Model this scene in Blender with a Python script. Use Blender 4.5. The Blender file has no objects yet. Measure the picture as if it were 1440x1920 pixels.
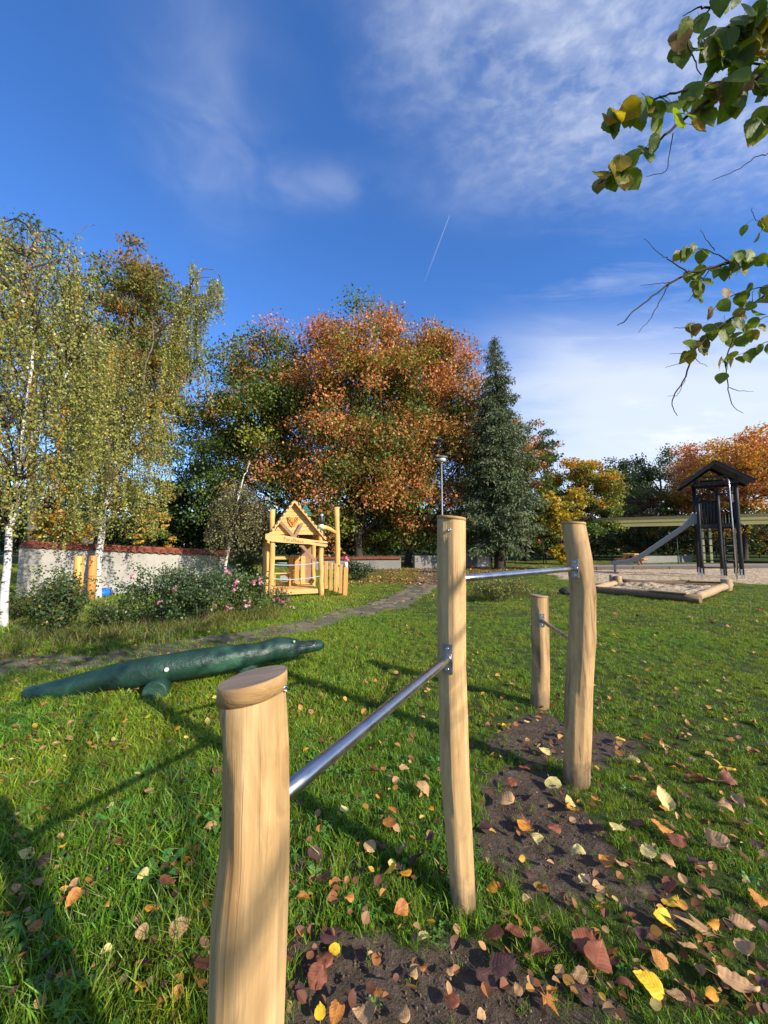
import bpy, bmesh, math, random
import numpy as np
from mathutils import Vector, Matrix

random.seed(7)
RNG = np.random.default_rng(11)
sc = bpy.context.scene
COL = sc.collection
R = math.radians

# ------------------------------------------------------------------ camera
H, PITCH, F = 1.45, R(4.76), 745.0
CP, SP = math.cos(PITCH), math.sin(PITCH)
cam_d = bpy.data.cameras.new('camera'); cam = bpy.data.objects.new('camera', cam_d); COL.objects.link(cam)
cam.location = (0, 0, H); cam.rotation_euler = (R(90) + PITCH, 0, 0)
cam_d.sensor_fit = 'VERTICAL'; cam_d.sensor_height = 36.0; cam_d.lens = F / 1920 * 36
cam_d.clip_start = 0.02; cam_d.clip_end = 20000
sc.camera = cam

# ------------------------------------------------------------------ sun, sky, exposure
SUN_EL, SUN_AZ = R(25.2), math.atan2(.77, -.638)         # azimuth measured from +Y towards +X
sun_dir = Vector((math.sin(SUN_AZ) * math.cos(SUN_EL), math.cos(SUN_AZ) * math.cos(SUN_EL), math.sin(SUN_EL)))
sl = bpy.data.lights.new('sun', 'SUN'); sl.energy = 5.0; sl.angle = R(0.55); sl.color = (1.0, .91, .78)
so = bpy.data.objects.new('sun', sl); COL.objects.link(so)
so.rotation_euler = (-sun_dir).to_track_quat('-Z', 'Y').to_euler()
vs = sc.view_settings
vs.view_transform = 'Standard'; vs.look = 'None'; vs.gamma = 1.0; vs.exposure = 0.58; vs.use_curve_mapping = False
sc.display_settings.display_device = 'sRGB'
sc.cycles.use_denoising = True
sc.cycles.max_bounces = 8; sc.cycles.diffuse_bounces = 3; sc.cycles.transmission_bounces = 4
sc.cycles.transparent_max_bounces = 8; sc.cycles.sample_clamp_indirect = 6

world = bpy.data.worlds.new('World'); sc.world = world; world.use_nodes = True


class NT:
    """short-hand for building node trees"""
    def __init__(s, tree): s.t = tree; s.n = tree.nodes; s.l = tree.links
    def node(s, typ, **kw):
        nd = s.n.new(typ)
        for k, v in kw.items(): setattr(nd, k, v)
        return nd
    def put(s, sock, v):
        if v is None: return
        if hasattr(v, 'is_linked') or isinstance(v, bpy.types.NodeSocket): s.l.new(v, sock)
        else: sock.default_value = v
    def math(s, op, a, b=None, c=None, clamp=False):
        nd = s.n.new('ShaderNodeMath'); nd.operation = op; nd.use_clamp = clamp
        for i, v in enumerate((a, b, c)): s.put(nd.inputs[i], v)
        return nd.outputs[0]
    def ss(s, v, a, b):                                      # smooth step from a to b
        nd = s.n.new('ShaderNodeMapRange'); nd.interpolation_type = 'SMOOTHSTEP'; nd.clamp = True
        s.put(nd.inputs[0], v); nd.inputs[1].default_value = a; nd.inputs[2].default_value = b
        return nd.outputs[0]
    def mapr(s, v, a, b, c, d):
        nd = s.n.new('ShaderNodeMapRange'); nd.clamp = True
        s.put(nd.inputs[0], v)
        for i, q in enumerate((a, b, c, d)): nd.inputs[i + 1].default_value = q
        return nd.outputs[0]
    def mix(s, f, a, b, typ='MIX'):
        nd = s.n.new('ShaderNodeMix'); nd.data_type = 'RGBA'; nd.blend_type = typ
        s.put(nd.inputs[0], f); s.put(nd.inputs[6], c4(a)); s.put(nd.inputs[7], c4(b))
        return nd.outputs[2]
    def noise(s, vec, scale, detail=4, rough=.55, dist=0.0, dims='3D'):
        nd = s.n.new('ShaderNodeTexNoise'); nd.noise_dimensions = dims
        s.put(nd.inputs['Vector'], vec); nd.inputs['Scale'].default_value = scale
        nd.inputs['Detail'].default_value = detail; nd.inputs['Roughness'].default_value = rough
        nd.inputs['Distortion'].default_value = dist
        return nd.outputs[0]
    def mapping(s, vec, scale=(1, 1, 1), loc=(0, 0, 0), rot=(0, 0, 0)):
        nd = s.n.new('ShaderNodeMapping'); s.put(nd.inputs[0], vec)
        nd.inputs[1].default_value = loc; nd.inputs[2].default_value = rot; nd.inputs[3].default_value = scale
        return nd.outputs[0]
    def ramp(s, v, stops):
        nd = s.n.new('ShaderNodeValToRGB'); s.put(nd.inputs[0], v)
        el = nd.color_ramp.elements
        while len(el) < len(stops): el.new(.5)
        for e, (p, c) in zip(el, stops): e.position = p; e.color = c4(c)
        return nd.outputs[0]
    def bump(s, h, strength=.3, dist=.01):
        nd = s.n.new('ShaderNodeBump'); nd.inputs['Strength'].default_value = strength
        nd.inputs['Distance'].default_value = dist; s.put(nd.inputs['Height'], h)
        return nd.outputs[0]


def c4(c):
    if isinstance(c, tuple) and len(c) == 3: return (*c, 1.0)
    return c


def build_world():
    t = NT(world.node_tree); t.n.clear()
    out = t.node('ShaderNodeOutputWorld'); bg = t.node('ShaderNodeBackground'); t.l.new(bg.outputs[0], out.inputs[0])
    sky = t.node('ShaderNodeTexSky'); sky.sky_type = 'NISHITA'; sky.sun_disc = False
    sky.sun_elevation = SUN_EL; sky.sun_rotation = SUN_AZ
    sky.altitude = 200; sky.air_density = 1.0; sky.dust_density = .3; sky.ozone_density = 3.0
    hs = t.node('ShaderNodeHueSaturation'); hs.inputs['Saturation'].default_value = 1.18; hs.inputs['Value'].default_value = 1.16
    t.l.new(t.mix(1.0, sky.outputs[0], (1.06, 1.04, 1.24), 'MULTIPLY'), hs.inputs['Color'])
    tc = t.node('ShaderNodeTexCoord'); sep = t.node('ShaderNodeSeparateXYZ'); t.l.new(tc.outputs['Generated'], sep.inputs[0])
    x, y, z = sep.outputs
    zc = t.math('MAXIMUM', z, .04)
    u = t.math('DIVIDE', x, zc); v = t.math('DIVIDE', y, zc)
    cmb = t.node('ShaderNodeCombineXYZ'); t.put(cmb.inputs[0], u); t.put(cmb.inputs[1], v)
    P = cmb.outputs[0]

    def blob(cx, cy, rx, ry, rot=0.0):
        ca, sa = math.cos(rot), math.sin(rot)
        dx = t.math('SUBTRACT', u, cx); dy = t.math('SUBTRACT', v, cy)
        a = t.math('ADD', t.math('MULTIPLY', dx, ca / rx), t.math('MULTIPLY', dy, sa / rx))
        b = t.math('ADD', t.math('MULTIPLY', dx, -sa / ry), t.math('MULTIPLY', dy, ca / ry))
        r2 = t.math('ADD', t.math('MULTIPLY', a, a), t.math('MULTIPLY', b, b))
        return t.math('POWER', 2.718, t.math('MULTIPLY', r2, -1.0))
    # high mottled veil, upper right of the view and on overhead
    wob = t.noise(t.mapping(P, (1, 1, 1)), 2.2, 3, .5)
    veil = t.ss(t.math('ADD', t.math('ADD', u, t.math('MULTIPLY', v, -.40)), t.math('MULTIPLY', wob, .7)), -.1, .45)
    veil = t.math('MULTIPLY', veil, t.ss(v, 1.25, .75))
    mott = t.ss(t.noise(t.mapping(P, (9, 12, 1), rot=(0, 0, .6)), 2.0, 6, .58, .3), .36, .72)
    mott2 = t.ss(t.noise(t.mapping(P, (2.3, 3.5, 1), rot=(0, 0, .5)), 1.6, 5, .6, .4), .3, .7)
    hi = t.math('MULTIPLY', veil, t.math('ADD', t.math('MULTIPLY', mott, .24), t.math('ADD', t.math('MULTIPLY', mott2, .30), .08)))
    # long wisps on the left
    wn = t.ss(t.noise(t.mapping(P, (3, 3, 1)), 1.7, 5, .5, .5), .20, .85)
    w1 = blob(-.42, .88, .13, .26, .35); w2 = blob(-.16, 1.03, .26, .07, .04)
    w3 = blob(.26, 1.0, .1, .16, -.3)
    wisps = t.math('MULTIPLY', wn, t.math('ADD', t.math('ADD', t.math('MULTIPLY', w1, .27), t.math('MULTIPLY', w2, .26)), t.math('MULTIPLY', w3, .24)))
    # low bank of thin cloud towards the right
    az = t.math('DIVIDE', x, t.math('MAXIMUM', t.math('ABSOLUTE', y), .05))
    el = t.math('DIVIDE', z, t.math('MAXIMUM', t.math('ABSOLUTE', y), .05))
    cm2 = t.node('ShaderNodeCombineXYZ'); t.put(cm2.inputs[0], az); t.put(cm2.inputs[1], el)
    bn = t.noise(t.mapping(cm2.outputs[0], (1.5, 7, 1), rot=(0, 0, .15)), 1.6, 6, .58, .4)
    bk = t.math('ADD', el, t.math('MULTIPLY', t.math('SUBTRACT', bn, .5), .34))
    bank = t.math('MULTIPLY', t.ss(bk, .68, .40), t.ss(t.math('ADD', az, t.math('MULTIPLY', t.math('SUBTRACT', bn, .5), .5)), .06, .55))
    streak = t.math('MULTIPLY', t.ss(bn, .5, .8), t.math('MULTIPLY', t.ss(az, .15, .6), t.ss(el, .95, .6)))
    low = t.math('ADD', t.math('MULTIPLY', bank, .80), t.math('MULTIPLY', streak, .35))
    tot = t.math('ADD', t.math('ADD', hi, wisps), low, clamp=True)
    tot = t.math('MULTIPLY', tot, t.ss(z, -.02, .05))
    colr = t.mix(tot, hs.outputs[0], (5.0, 5.35, 6.0))
    t.l.new(colr, bg.inputs[0]); bg.inputs[1].default_value = .124


build_world()

# ------------------------------------------------------------------ pixel <-> place
def ray(px, py):
    u, v = (px - 720) / F, (960 - py) / F
    return np.array([u, CP - v * SP, SP + v * CP])
def at(px, py, D): return np.array([0, 0, H]) + D * ray(px, py)
def atY(px, py, Y):
    r = ray(px, py); return np.array([0, 0, H]) + r * (Y / r[1])
def G(px, py, z=0.0):
    r = ray(px, py); return np.array([0, 0, H]) + r * ((z - H) / r[2])
def to_px(p):
    d = p[1] * CP + (p[2] - H) * SP; vv = -p[1] * SP + (p[2] - H) * CP
    return 720 + F * p[0] / d, 960 - F * vv / d, d

# ------------------------------------------------------------------ things, parts
def tag(o, label=None, cat=None, group=None, kind=None):
    if label: o['label'] = label
    if cat: o['category'] = cat
    if group: o['group'] = group
    if kind: o['kind'] = kind
    return o
def thing(name, label, cat, loc=(0, 0, 0), rz=0.0, group=None):
    o = bpy.data.objects.new(name, None); COL.objects.link(o)
    o.location = loc; o.rotation_euler = (0, 0, rz); o.empty_display_size = .1
    return tag(o, label, cat, group)
def link(name, me, m=None, parent=None):
    o = bpy.data.objects.new(name, me); COL.objects.link(o)
    if m is not None and not me.materials: me.materials.append(m)
    if parent is not None: o.parent = parent
    return o


class MB:
    """collects shapes into one mesh"""
    def __init__(s): s.v = []; s.f = []; s.sm = []
    def add(s, verts, faces, smooth=False):
        b = len(s.v); s.v.extend([tuple(map(float, p)) for p in verts])
        s.f.extend([tuple(i + b for i in f) for f in faces]); s.sm.extend([smooth] * len(faces))
        return s
    def box(s, c, size, rot=None, bev=0.0, jit=0.0):
        x, y, z = [q / 2 for q in size]
        b = min(bev, x * .45, y * .45, z * .45)
        if b > 0:
            vs_, fs = [], []
            for sx in (-1, 1):
                for sy in (-1, 1):
                    for sz in (-1, 1):
                        vs_ += [(sx * x, sy * (y - b), sz * (z - b)), (sx * (x - b), sy * y, sz * (z - b)), (sx * (x - b), sy * (y - b), sz * z)]
            idx = lambda sx, sy, sz, k: ((sx > 0) * 4 + (sy > 0) * 2 + (sz > 0)) * 3 + k
            for sx in (-1, 1): fs.append([idx(sx, a, b_, 0) for a, b_ in ((-1, -1), (1, -1), (1, 1), (-1, 1))][::sx])
            for sy in (-1, 1): fs.append([idx(a, sy, b_, 1) for a, b_ in ((-1, -1), (-1, 1), (1, 1), (1, -1))][::sy])
            for sz in (-1, 1): fs.append([idx(a, b_, sz, 2) for a, b_ in ((-1, -1), (1, -1), (1, 1), (-1, 1))][::sz])
            for sx in (-1, 1):
                for sy in (-1, 1): fs.append([idx(sx, sy, -1, 0), idx(sx, sy, 1, 0), idx(sx, sy, 1, 1), idx(sx, sy, -1, 1)])
                for sz in (-1, 1): fs.append([idx(sx, -1, sz, 0), idx(sx, 1, sz, 0), idx(sx, 1, sz, 2), idx(sx, -1, sz, 2)])
            for sy in (-1, 1):
                for sz in (-1, 1): fs.append([idx(-1, sy, sz, 1), idx(1, sy, sz, 1), idx(1, sy, sz, 2), idx(-1, sy, sz, 2)])
            for sx in (-1, 1):
                for sy in (-1, 1):
                    for sz in (-1, 1): fs.append([idx(sx, sy, sz, 0), idx(sx, sy, sz, 1), idx(sx, sy, sz, 2)])
        else:
            vs_ = [(a * x, b_ * y, c_ * z) for a in (-1, 1) for b_ in (-1, 1) for c_ in (-1, 1)]
            fs = [(0, 1, 3, 2), (4, 6, 7, 5), (0, 4, 5, 1), (2, 3, 7, 6), (0, 2, 6, 4), (1, 5, 7, 3)]
        M = rot if rot is not None else Matrix.Identity(3)
        o = []
        for p in vs_:
            q = M @ Vector(p); o.append((q.x + c[0] + random.uniform(-jit, jit), q.y + c[1] + random.uniform(-jit, jit), q.z + c[2] + random.uniform(-jit, jit)))
        return s.add(o, fs)
    def beam(s, a, b, w, h, up=(0, 0, 1), bev=.004, ext=0.0):
        """square bar from a to b, w sideways, h along up"""
        a, b = Vector(a), Vector(b); d = (b - a); L = d.length; d.normalize()
        u = Vector(up); u = (u - d * u.dot(d)).normalized(); sd = u.cross(d)
        M = Matrix((d, sd, u)).transposed()
        return s.box((a + b) / 2, (L + 2 * ext, w, h), M, bev)
    def tube(s, pts, rad, n=8, cap=True, smooth=True, wob=0.0):
        pts = [Vector(p) for p in pts]; m = len(pts)
        rad = [rad] * m if not hasattr(rad, '__len__') else rad
        t0 = (pts[1] - pts[0]).normalized()
        ref = Vector((1, 0, 0)) if abs(t0.x) < .8 else Vector((0, 1, 0))
        u = (ref - t0 * ref.dot(t0)).normalized(); vs_, fs = [], []
        for i, p in enumerate(pts):
            t = (pts[min(i + 1, m - 1)] - pts[max(i - 1, 0)]).normalized()
            u = (u - t * u.dot(t)).normalized(); w = t.cross(u)
            for k in range(n):
                a = 2 * math.pi * k / n; r = rad[i] * (1 + random.uniform(-wob, wob))
                q = p + u * math.cos(a) * r + w * math.sin(a) * r; vs_.append(q)
        for i in range(m - 1):
            for k in range(n):
                k2 = (k + 1) % n; fs.append((i * n + k, i * n + k2, (i + 1) * n + k2, (i + 1) * n + k))
        s.add(vs_, fs, smooth)
        if cap:
            b = len(s.v) - n * m
            s.f.append(tuple(b + k for k in range(n))[::-1]); s.sm.append(False)
            s.f.append(tuple(b + (m - 1) * n + k for k in range(n))); s.sm.append(False)
        return s
    def lathe(s, prof, n=16, c=(0, 0, 0), sx=1, sy=1, smooth=True):
        vs_, fs = [], []
        for r, z in prof:
            for k in range(n):
                a = 2 * math.pi * k / n; vs_.append((c[0] + r * sx * math.cos(a), c[1] + r * sy * math.sin(a), c[2] + z))
        for i in range(len(prof) - 1):
            for k in range(n):
                k2 = (k + 1) % n; fs.append((i * n + k, i * n + k2, (i + 1) * n + k2, (i + 1) * n + k))
        s.add(vs_, fs, smooth); b = len(s.v) - n * len(prof)
        s.f.append(tuple(b + k for k in range(n))[::-1]); s.sm.append(False)
        s.f.append(tuple(b + (len(prof) - 1) * n + k for k in range(n))); s.sm.append(False)
        return s
    def prism(s, poly, a, b):
        """poly (2-D list) placed by functions a (front point) and b (back point)"""
        n = len(poly); vs_ = [a(*p) for p in poly] + [b(*p) for p in poly]
        fs = [tuple(range(n)), tuple(range(2 * n - 1, n - 1, -1))] + [(i, n + i, n + (i + 1) % n, (i + 1) % n) for i in range(n)]
        return s.add(vs_, fs)
    def mesh(s, name):
        me = bpy.data.meshes.new(name); me.from_pydata(s.v, [], s.f)
        me.polygons.foreach_set('use_smooth', s.sm); me.update()
        bm = bmesh.new(); bm.from_mesh(me); bmesh.ops.recalc_face_normals(bm, faces=bm.faces); bm.to_mesh(me); bm.free()
        return me
    def build(s, name, m, parent=None): return link(name, s.mesh(name), m, parent)


def quad_mesh(name, V, C=None, smooth=False):
    """V (N,4,3) quads, C (N,3) colours"""
    V = np.asarray(V, np.float32); N = len(V)
    me = bpy.data.meshes.new(name)
    me.vertices.add(4 * N); me.vertices.foreach_set('co', V.reshape(-1))
    me.loops.add(4 * N); me.loops.foreach_set('vertex_index', np.arange(4 * N, dtype=np.int32))
    me.polygons.add(N); me.polygons.foreach_set('loop_start', np.arange(0, 4 * N, 4, dtype=np.int32))
    me.update(calc_edges=True)
    if C is not None:
        at_ = me.attributes.new('col', 'FLOAT_COLOR', 'FACE')
        at_.data.foreach_set('color', np.concatenate([C, np.ones((N, 1))], 1).astype(np.float32).reshape(-1))
    return me


def unit(a): return a / np.maximum(np.linalg.norm(a, axis=-1, keepdims=True), 1e-9)


def leaf_quads(P, size, rng, aspect=.7, down=0.0, upn=.4, fold=.18):
    """diamond leaves at P, random facing; down pulls their tips towards the ground"""
    N = len(P); size = np.broadcast_to(np.asarray(size, float), (N,))[:, None]
    a = unit(rng.normal(size=(N, 3)) + np.array([0, 0, -down]))
    nrm = rng.normal(size=(N, 3)) + np.array([0, 0, upn * 2])
    b = unit(np.cross(nrm, a)); n = np.cross(a, b)
    h = size * .5; w = h * aspect
    V = np.stack([P - a * h, P + b * w + n * w * fold - a * h * .1, P + a * h, P - b * w + n * w * fold - a * h * .1], 1)
    return V

# ------------------------------------------------------------------ materials
MAT = {}
def new_mat(name):
    m = bpy.data.materials.new(name); m.use_nodes = True; t = NT(m.node_tree); t.n.clear()
    out = t.node('ShaderNodeOutputMaterial'); MAT[name] = m
    return m, t, out
def principled(t, out, col, rough=.6, metal=0.0, spec=.4, normal=None):
    p = t.node('ShaderNodeBsdfPrincipled'); t.put(p.inputs['Base Color'], c4(col)); t.put(p.inputs['Roughness'], rough)
    p.inputs['Metallic'].default_value = metal; p.inputs['Specular IOR Level'].default_value = spec
    if normal is not None: t.l.new(normal, p.inputs['Normal'])
    t.l.new(p.outputs[0], out.inputs[0]); return p
def objco(t): return t.node('ShaderNodeTexCoord').outputs['Object']

def plain(name, col, rough=.6, metal=0.0, var=.18, scale=6.0, bump=.0, spec=.4):
    m, t, out = new_mat(name); co = objco(t)
    n = t.noise(co, scale, 6, .6); n2 = t.noise(co, scale * 9, 4, .6)
    f = t.math('ADD', t.math('MULTIPLY', n, .6), t.math('MULTIPLY', n2, .4))
    c = t.ramp(f, [(.25, tuple(q * (1 - var) for q in col)), (.75, tuple(min(1, q * (1 + var)) for q in col))])
    nm = t.bump(n2, bump, .01) if bump else None
    r = t.mapr(n, .3, .7, max(.05, rough - .1), min(1, rough + .1))
    principled(t, out, c, r, metal, spec, nm); return m

def wood(name, light, dark, stain, axis='z', scale=1.0, stain_amt=.5, rough=.6, crack=True, knots=1.0, foot=False):
    m, t, out = new_mat(name); co = objco(t)
    st = {'z': (22, 22, 1.1), 'x': (1.1, 22, 22), 'y': (22, 1.1, 22)}[axis]
    st2 = {'z': (5, 5, .7), 'x': (.7, 5, 5), 'y': (5, .7, 5)}[axis]
    info = t.node('ShaderNodeObjectInfo')
    off = t.node('ShaderNodeVectorMath', operation='SCALE'); off.inputs[0].default_value = (3.1, 5.7, 2.3); t.l.new(info.outputs['Random'], off.inputs['Scale'])
    ad = t.node('ShaderNodeVectorMath', operation='ADD'); t.l.new(co, ad.inputs[0]); t.l.new(off.outputs[0], ad.inputs[1]); co = ad.outputs[0]
    g = t.noise(t.mapping(co, tuple(q * scale for q in st)), 1.6, 6, .62, .5)
    g2 = t.noise(t.mapping(co, tuple(q * scale * 3.2 for q in st)), 1.5, 4, .6, .2)
    b = t.noise(t.mapping(co, tuple(q * scale for q in st2)), 1.5, 5, .6, 1.2)
    c = t.ramp(t.math('ADD', t.math('MULTIPLY', g, .65), t.math('MULTIPLY', g2, .35)), [(.3, dark), (.5, tuple((a + b_) / 2 for a, b_ in zip(light, dark))), (.66, light)])
    c = t.mix(t.math('MULTIPLY', t.ss(b, .47, .70), min(1, stain_amt * 1.2)), c, stain)
    # grey weathering smudges
    wsm = t.noise(co, 7.0 * scale, 5, .65, .8)
    c = t.mix(t.math('MULTIPLY', t.ss(wsm, .54, .76), .42), c, tuple(q * .42 for q in light))
    # knots
    vo = t.node('ShaderNodeTexVoronoi'); vo.feature = 'F1'
    kst = {'z': (4.2, 4.2, 1.9), 'x': (1.9, 4.2, 4.2), 'y': (4.2, 1.9, 4.2)}[axis]
    t.put(vo.inputs['Vector'], t.mapping(co, tuple(q * scale for q in kst))); vo.inputs['Scale'].default_value = 1.15
    kd = vo.outputs['Distance']
    ring = t.math('MULTIPLY', t.ss(t.math('SINE', t.math('MULTIPLY', kd, 95)), .1, .9), t.ss(kd, .22, .10))
    c = t.mix(t.math('MULTIPLY', ring, .35 * knots), c, stain)
    c = t.mix(t.math('MULTIPLY', t.ss(kd, .06, .02), .4 * knots), c, tuple(q * .4 for q in stain))
    if foot:
        sz = t.node('ShaderNodeSeparateXYZ'); t.l.new(objco(t), sz.inputs[0])
        mud = t.ss(t.math('ADD', sz.outputs[2], t.math('MULTIPLY', t.noise(co, 14, 5, .65), -.22)), .06, -.06)
        c = t.mix(t.math('MULTIPLY', mud, .75), c, (.09, .065, .045))
        bl = t.noise(t.mapping(co, (7, 7, 2.2)), 1.4, 5, .65, 1.0)
        c = t.mix(t.math('MULTIPLY', t.ss(bl, .52, .66), .58), c, tuple(q * .5 for q in light))
        c = t.mix(t.math('MULTIPLY', t.ss(bl, .45, .32), .35), c, tuple(min(1, q * 1.18) for q in light))
    h = t.math('ADD', t.math('MULTIPLY', g, .7), t.math('MULTIPLY', g2, .5))
    if crack:
        ck = t.noise(t.mapping(co, tuple(q * scale * 1.0 for q in {'z': (26, 26, .9), 'x': (.9, 26, 26), 'y': (26, .9, 26)}[axis])), 1.2, 2, .4, .3)
        cr = t.math('MULTIPLY', t.ss(t.math('ABSOLUTE', t.math('SUBTRACT', ck, .5)), .012, .003), t.ss(b, .45, .6))
        c = t.mix(t.math('MULTIPLY', cr, min(.9, .45 * crack)), c, tuple(q * .45 for q in stain)); h = t.math('SUBTRACT', h, t.math('MULTIPLY', cr, .7))
    principled(t, out, c, t.mapr(g, .3, .7, rough - .08, rough + .14), 0, .35, t.bump(h, .55, .005)); return m

def leaf_mat(name, trans=.35, rough=.5, attr='col', col=None, inst=False, spec=.35):
    m, t, out = new_mat(name)
    if col is None:
        a = t.node('ShaderNodeAttribute', attribute_name=attr); c = a.outputs['Color']
    else: c = col
    if inst:
        ia = t.node('ShaderNodeAttribute', attribute_name='tint', attribute_type='INSTANCER')
        c = t.mix(1.0, c, ia.outputs['Color'], 'MULTIPLY')
    p = t.node('ShaderNodeBsdfPrincipled'); t.put(p.inputs['Base Color'], c4(c)); p.inputs['Roughness'].default_value = rough
    p.inputs['Specular IOR Level'].default_value = spec
    tr = t.node('ShaderNodeBsdfTranslucent'); t.put(tr.inputs['Color'], c4(t.mix(1.0, c, (1.15, 1.05, .55), 'MULTIPLY')))
    mx = t.node('ShaderNodeMixShader'); mx.inputs[0].default_value = trans
    t.l.new(p.outputs[0], mx.inputs[1]); t.l.new(tr.outputs[0], mx.inputs[2]); t.l.new(mx.outputs[0], out.inputs[0])
    return m

W_POST = wood('peeled_log', (.62, .415, .195), (.38, .225, .09), (.34, .165, .05), 'z', .8, .75, foot=True)
W_POST2 = wood('weathered_log', (.56, .365, .165), (.36, .215, .09), (.15, .085, .042), 'z', .8, .85, crack=1.9, foot=True)
W_CAP = wood('cap_wood', (.48, .30, .125), (.34, .20, .08), (.25, .13, .045), 'x', 1.2, .4, knots=0, crack=False)
W_CAPTOP = wood('cap_top_wood', (.34, .25, .175), (.24, .17, .115), (.16, .11, .075), 'x', 1.2, .5, knots=0, crack=False)
W_YEL_Z = wood('new_wood_upright', (.72, .45, .15), (.56, .30, .085), (.50, .22, .05), 'z', .8, .5, crack=False)
W_YEL_X = wood('new_wood_board', (.72, .47, .17), (.58, .33, .10), (.52, .25, .06), 'x', .8, .35, crack=False)
W_ORG_Z = wood('orange_wood_board', (.62, .32, .09), (.50, .22, .055), (.42, .16, .04), 'z', .8, .4, crack=False)
W_BRACE = wood('brown_brace_wood', (.34, .19, .10), (.24, .13, .07), (.18, .09, .05), 'x', 1, .4, crack=False)
W_ROOF = wood('grey_brown_roof_board', (.11, .075, .055), (.07, .048, .036), (.05, .03, .02), 'y', 1, .4, crack=False)
W_BLACK = wood('black_stained_wood', (.018, .017, .018), (.010, .010, .011), (.006, .006, .006), 'z', 1, .4, crack=False, rough=.55)
W_SAND = wood('sandbox_log', (.46, .33, .18), (.33, .22, .11), (.24, .15, .075), 'x', .8, .5)
W_SANDD = wood('dark_sandbox_log', (.24, .155, .085), (.15, .095, .05), (.10, .06, .03), 'x', .8, .5)
W_TABLE = wood('picnic_wood', (.62, .29, .10), (.46, .20, .07), (.2, .09, .04), 'x', 1, .4, crack=False)
M_STEEL = plain('brushed_steel', (.50, .50, .52), .30, 1.0, .10, 14, 0)
M_PLATE = plain('bracket_steel', (.30, .29, .28), .42, .9, .2, 30, 0)
M_SLIDE = plain('slide_steel', (.25, .245, .215), .5, .75, .12, 3, 0)
M_ROPE = plain('pale_blue_rope', (.35, .45, .47), .8, 0, .2, 40, .4)
M_DGREEN = plain('green_shingle_paint', (.025, .12, .075), .55, 0, .25, 9, .1)
M_WHITE = plain('white_paint', (.72, .72, .70), .55, 0, .08, 8, 0)
M_BLACK = plain('black_paint', (.025, .024, .026), .5, 0, .3, 8, 0)
M_PINK = plain('pink_paint', (.62, .09, .20), .55, 0, .3, 40, 0)
M_BURNT = plain('burnt_lettering', (.055, .03, .012), .8, 0, .3, 40, 0)
M_ORANGE = plain('plaque_orange', (.62, .24, .03), .5, 0, .2, 12, 0)
M_BLUE = plain('blue_padding', (.012, .15, .62), .45, 0, .15, 10, 0)
M_LAMPPOLE = plain('lamp_grey_steel', (.36, .37, .36), .45, .4, .1, 5, 0)
M_LAMPGLASS = plain('lamp_cover_white', (.55, .55, .52), .35, 0, .1, 5, 0)
M_TILE = plain('clay_tile', (.20, .055, .028), .75, 0, .5, 7, .3)
M_FASCIA = plain('olive_fascia_paint', (.42, .37, .13), .6, 0, .08, 2, 0)
M_CANOPYPOST = plain('pale_yellow_post_paint', (.55, .52, .26), .55, 0, .1, 3, 0)
M_BARK_G = plain('grey_bark', (.13, .11, .085), .9, 0, .5, 9, .9)
M_BARK_D = plain('dark_bark', (.045, .036, .028), .9, 0, .5, 9, .9)
M_TWIG = plain('twig_bark', (.045, .032, .022), .85, 0, .4, 30, .5)
M_STONE = plain('weathered_paving', (.18, .142, .095), .9, 0, .38, 4, .7)
M_FENCE = plain('dark_fence_steel', (.02, .025, .022), .5, .3, .2, 5, 0)
M_GREENEY = plain('croc_paint_light', (.22, .40, .24), .4, 0, .2, 10, 0)

def mat_render():
    m, t, out = new_mat('pale_wall_render'); co = objco(t)
    n = t.noise(co, 1.1, 6, .65, .6); n2 = t.noise(co, 22, 5, .6); dr = t.noise(t.mapping(co, (6, 6, .5)), 1.2, 5, .6)
    c = t.ramp(n, [(.25, (.29, .27, .235)), (.55, (.41, .39, .34)), (.8, (.47, .44, .385))])
    c = t.mix(t.math('MULTIPLY', t.ss(dr, .52, .75), .45), c, (.20, .19, .165))
    principled(t, out, c, .92, 0, .2, t.bump(n2, .5, .02)); return m
M_RENDER = mat_render()

def mat_birch():
    m, t, out = new_mat('birch_bark'); co = objco(t)
    n = t.noise(t.mapping(co, (2.2, 2.2, 9)), 2.2, 4, .6, .4); b = t.noise(t.mapping(co, (3, 3, 1.2)), 1.3, 3, .6)
    c = t.mix(t.ss(n, .54, .64), (.62, .59, .54), (.06, .05, .045))
    c = t.mix(t.math('MULTIPLY', t.ss(b, .55, .7), .6), c, (.22, .19, .16))
    principled(t, out, c, .8, 0, .25, t.bump(n, .4, .01)); return m
M_BIRCH = mat_birch()
M_LIMB = plain('birch_limb_bark', (.16, .13, .105), .85, 0, .5, 8, .4)

def mat_croc():
    m, t, out = new_mat('dark_green_gloss_paint'); co = objco(t)
    n = t.noise(co, 3.0, 4, .55, .5); n2 = t.noise(co, 30, 4, .6)
    c = t.ramp(n, [(.30, (.008, .024, .018)), (.55, (.016, .052, .034)), (.78, (.040, .115, .070))])
    w = t.noise(co, 9, 6, .65, .6)
    c = t.mix(t.math('MULTIPLY', t.ss(w, .62, .78), .35), c, (.10, .18, .14))
    principled(t, out, c, t.mapr(n2, .3, .7, .30, .50), 0, .45, t.bump(t.math('ADD', t.math('MULTIPLY', n2, 1.5), t.math('MULTIPLY', w, 3)), .5, .008)); return m
M_CROC = mat_croc()

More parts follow.
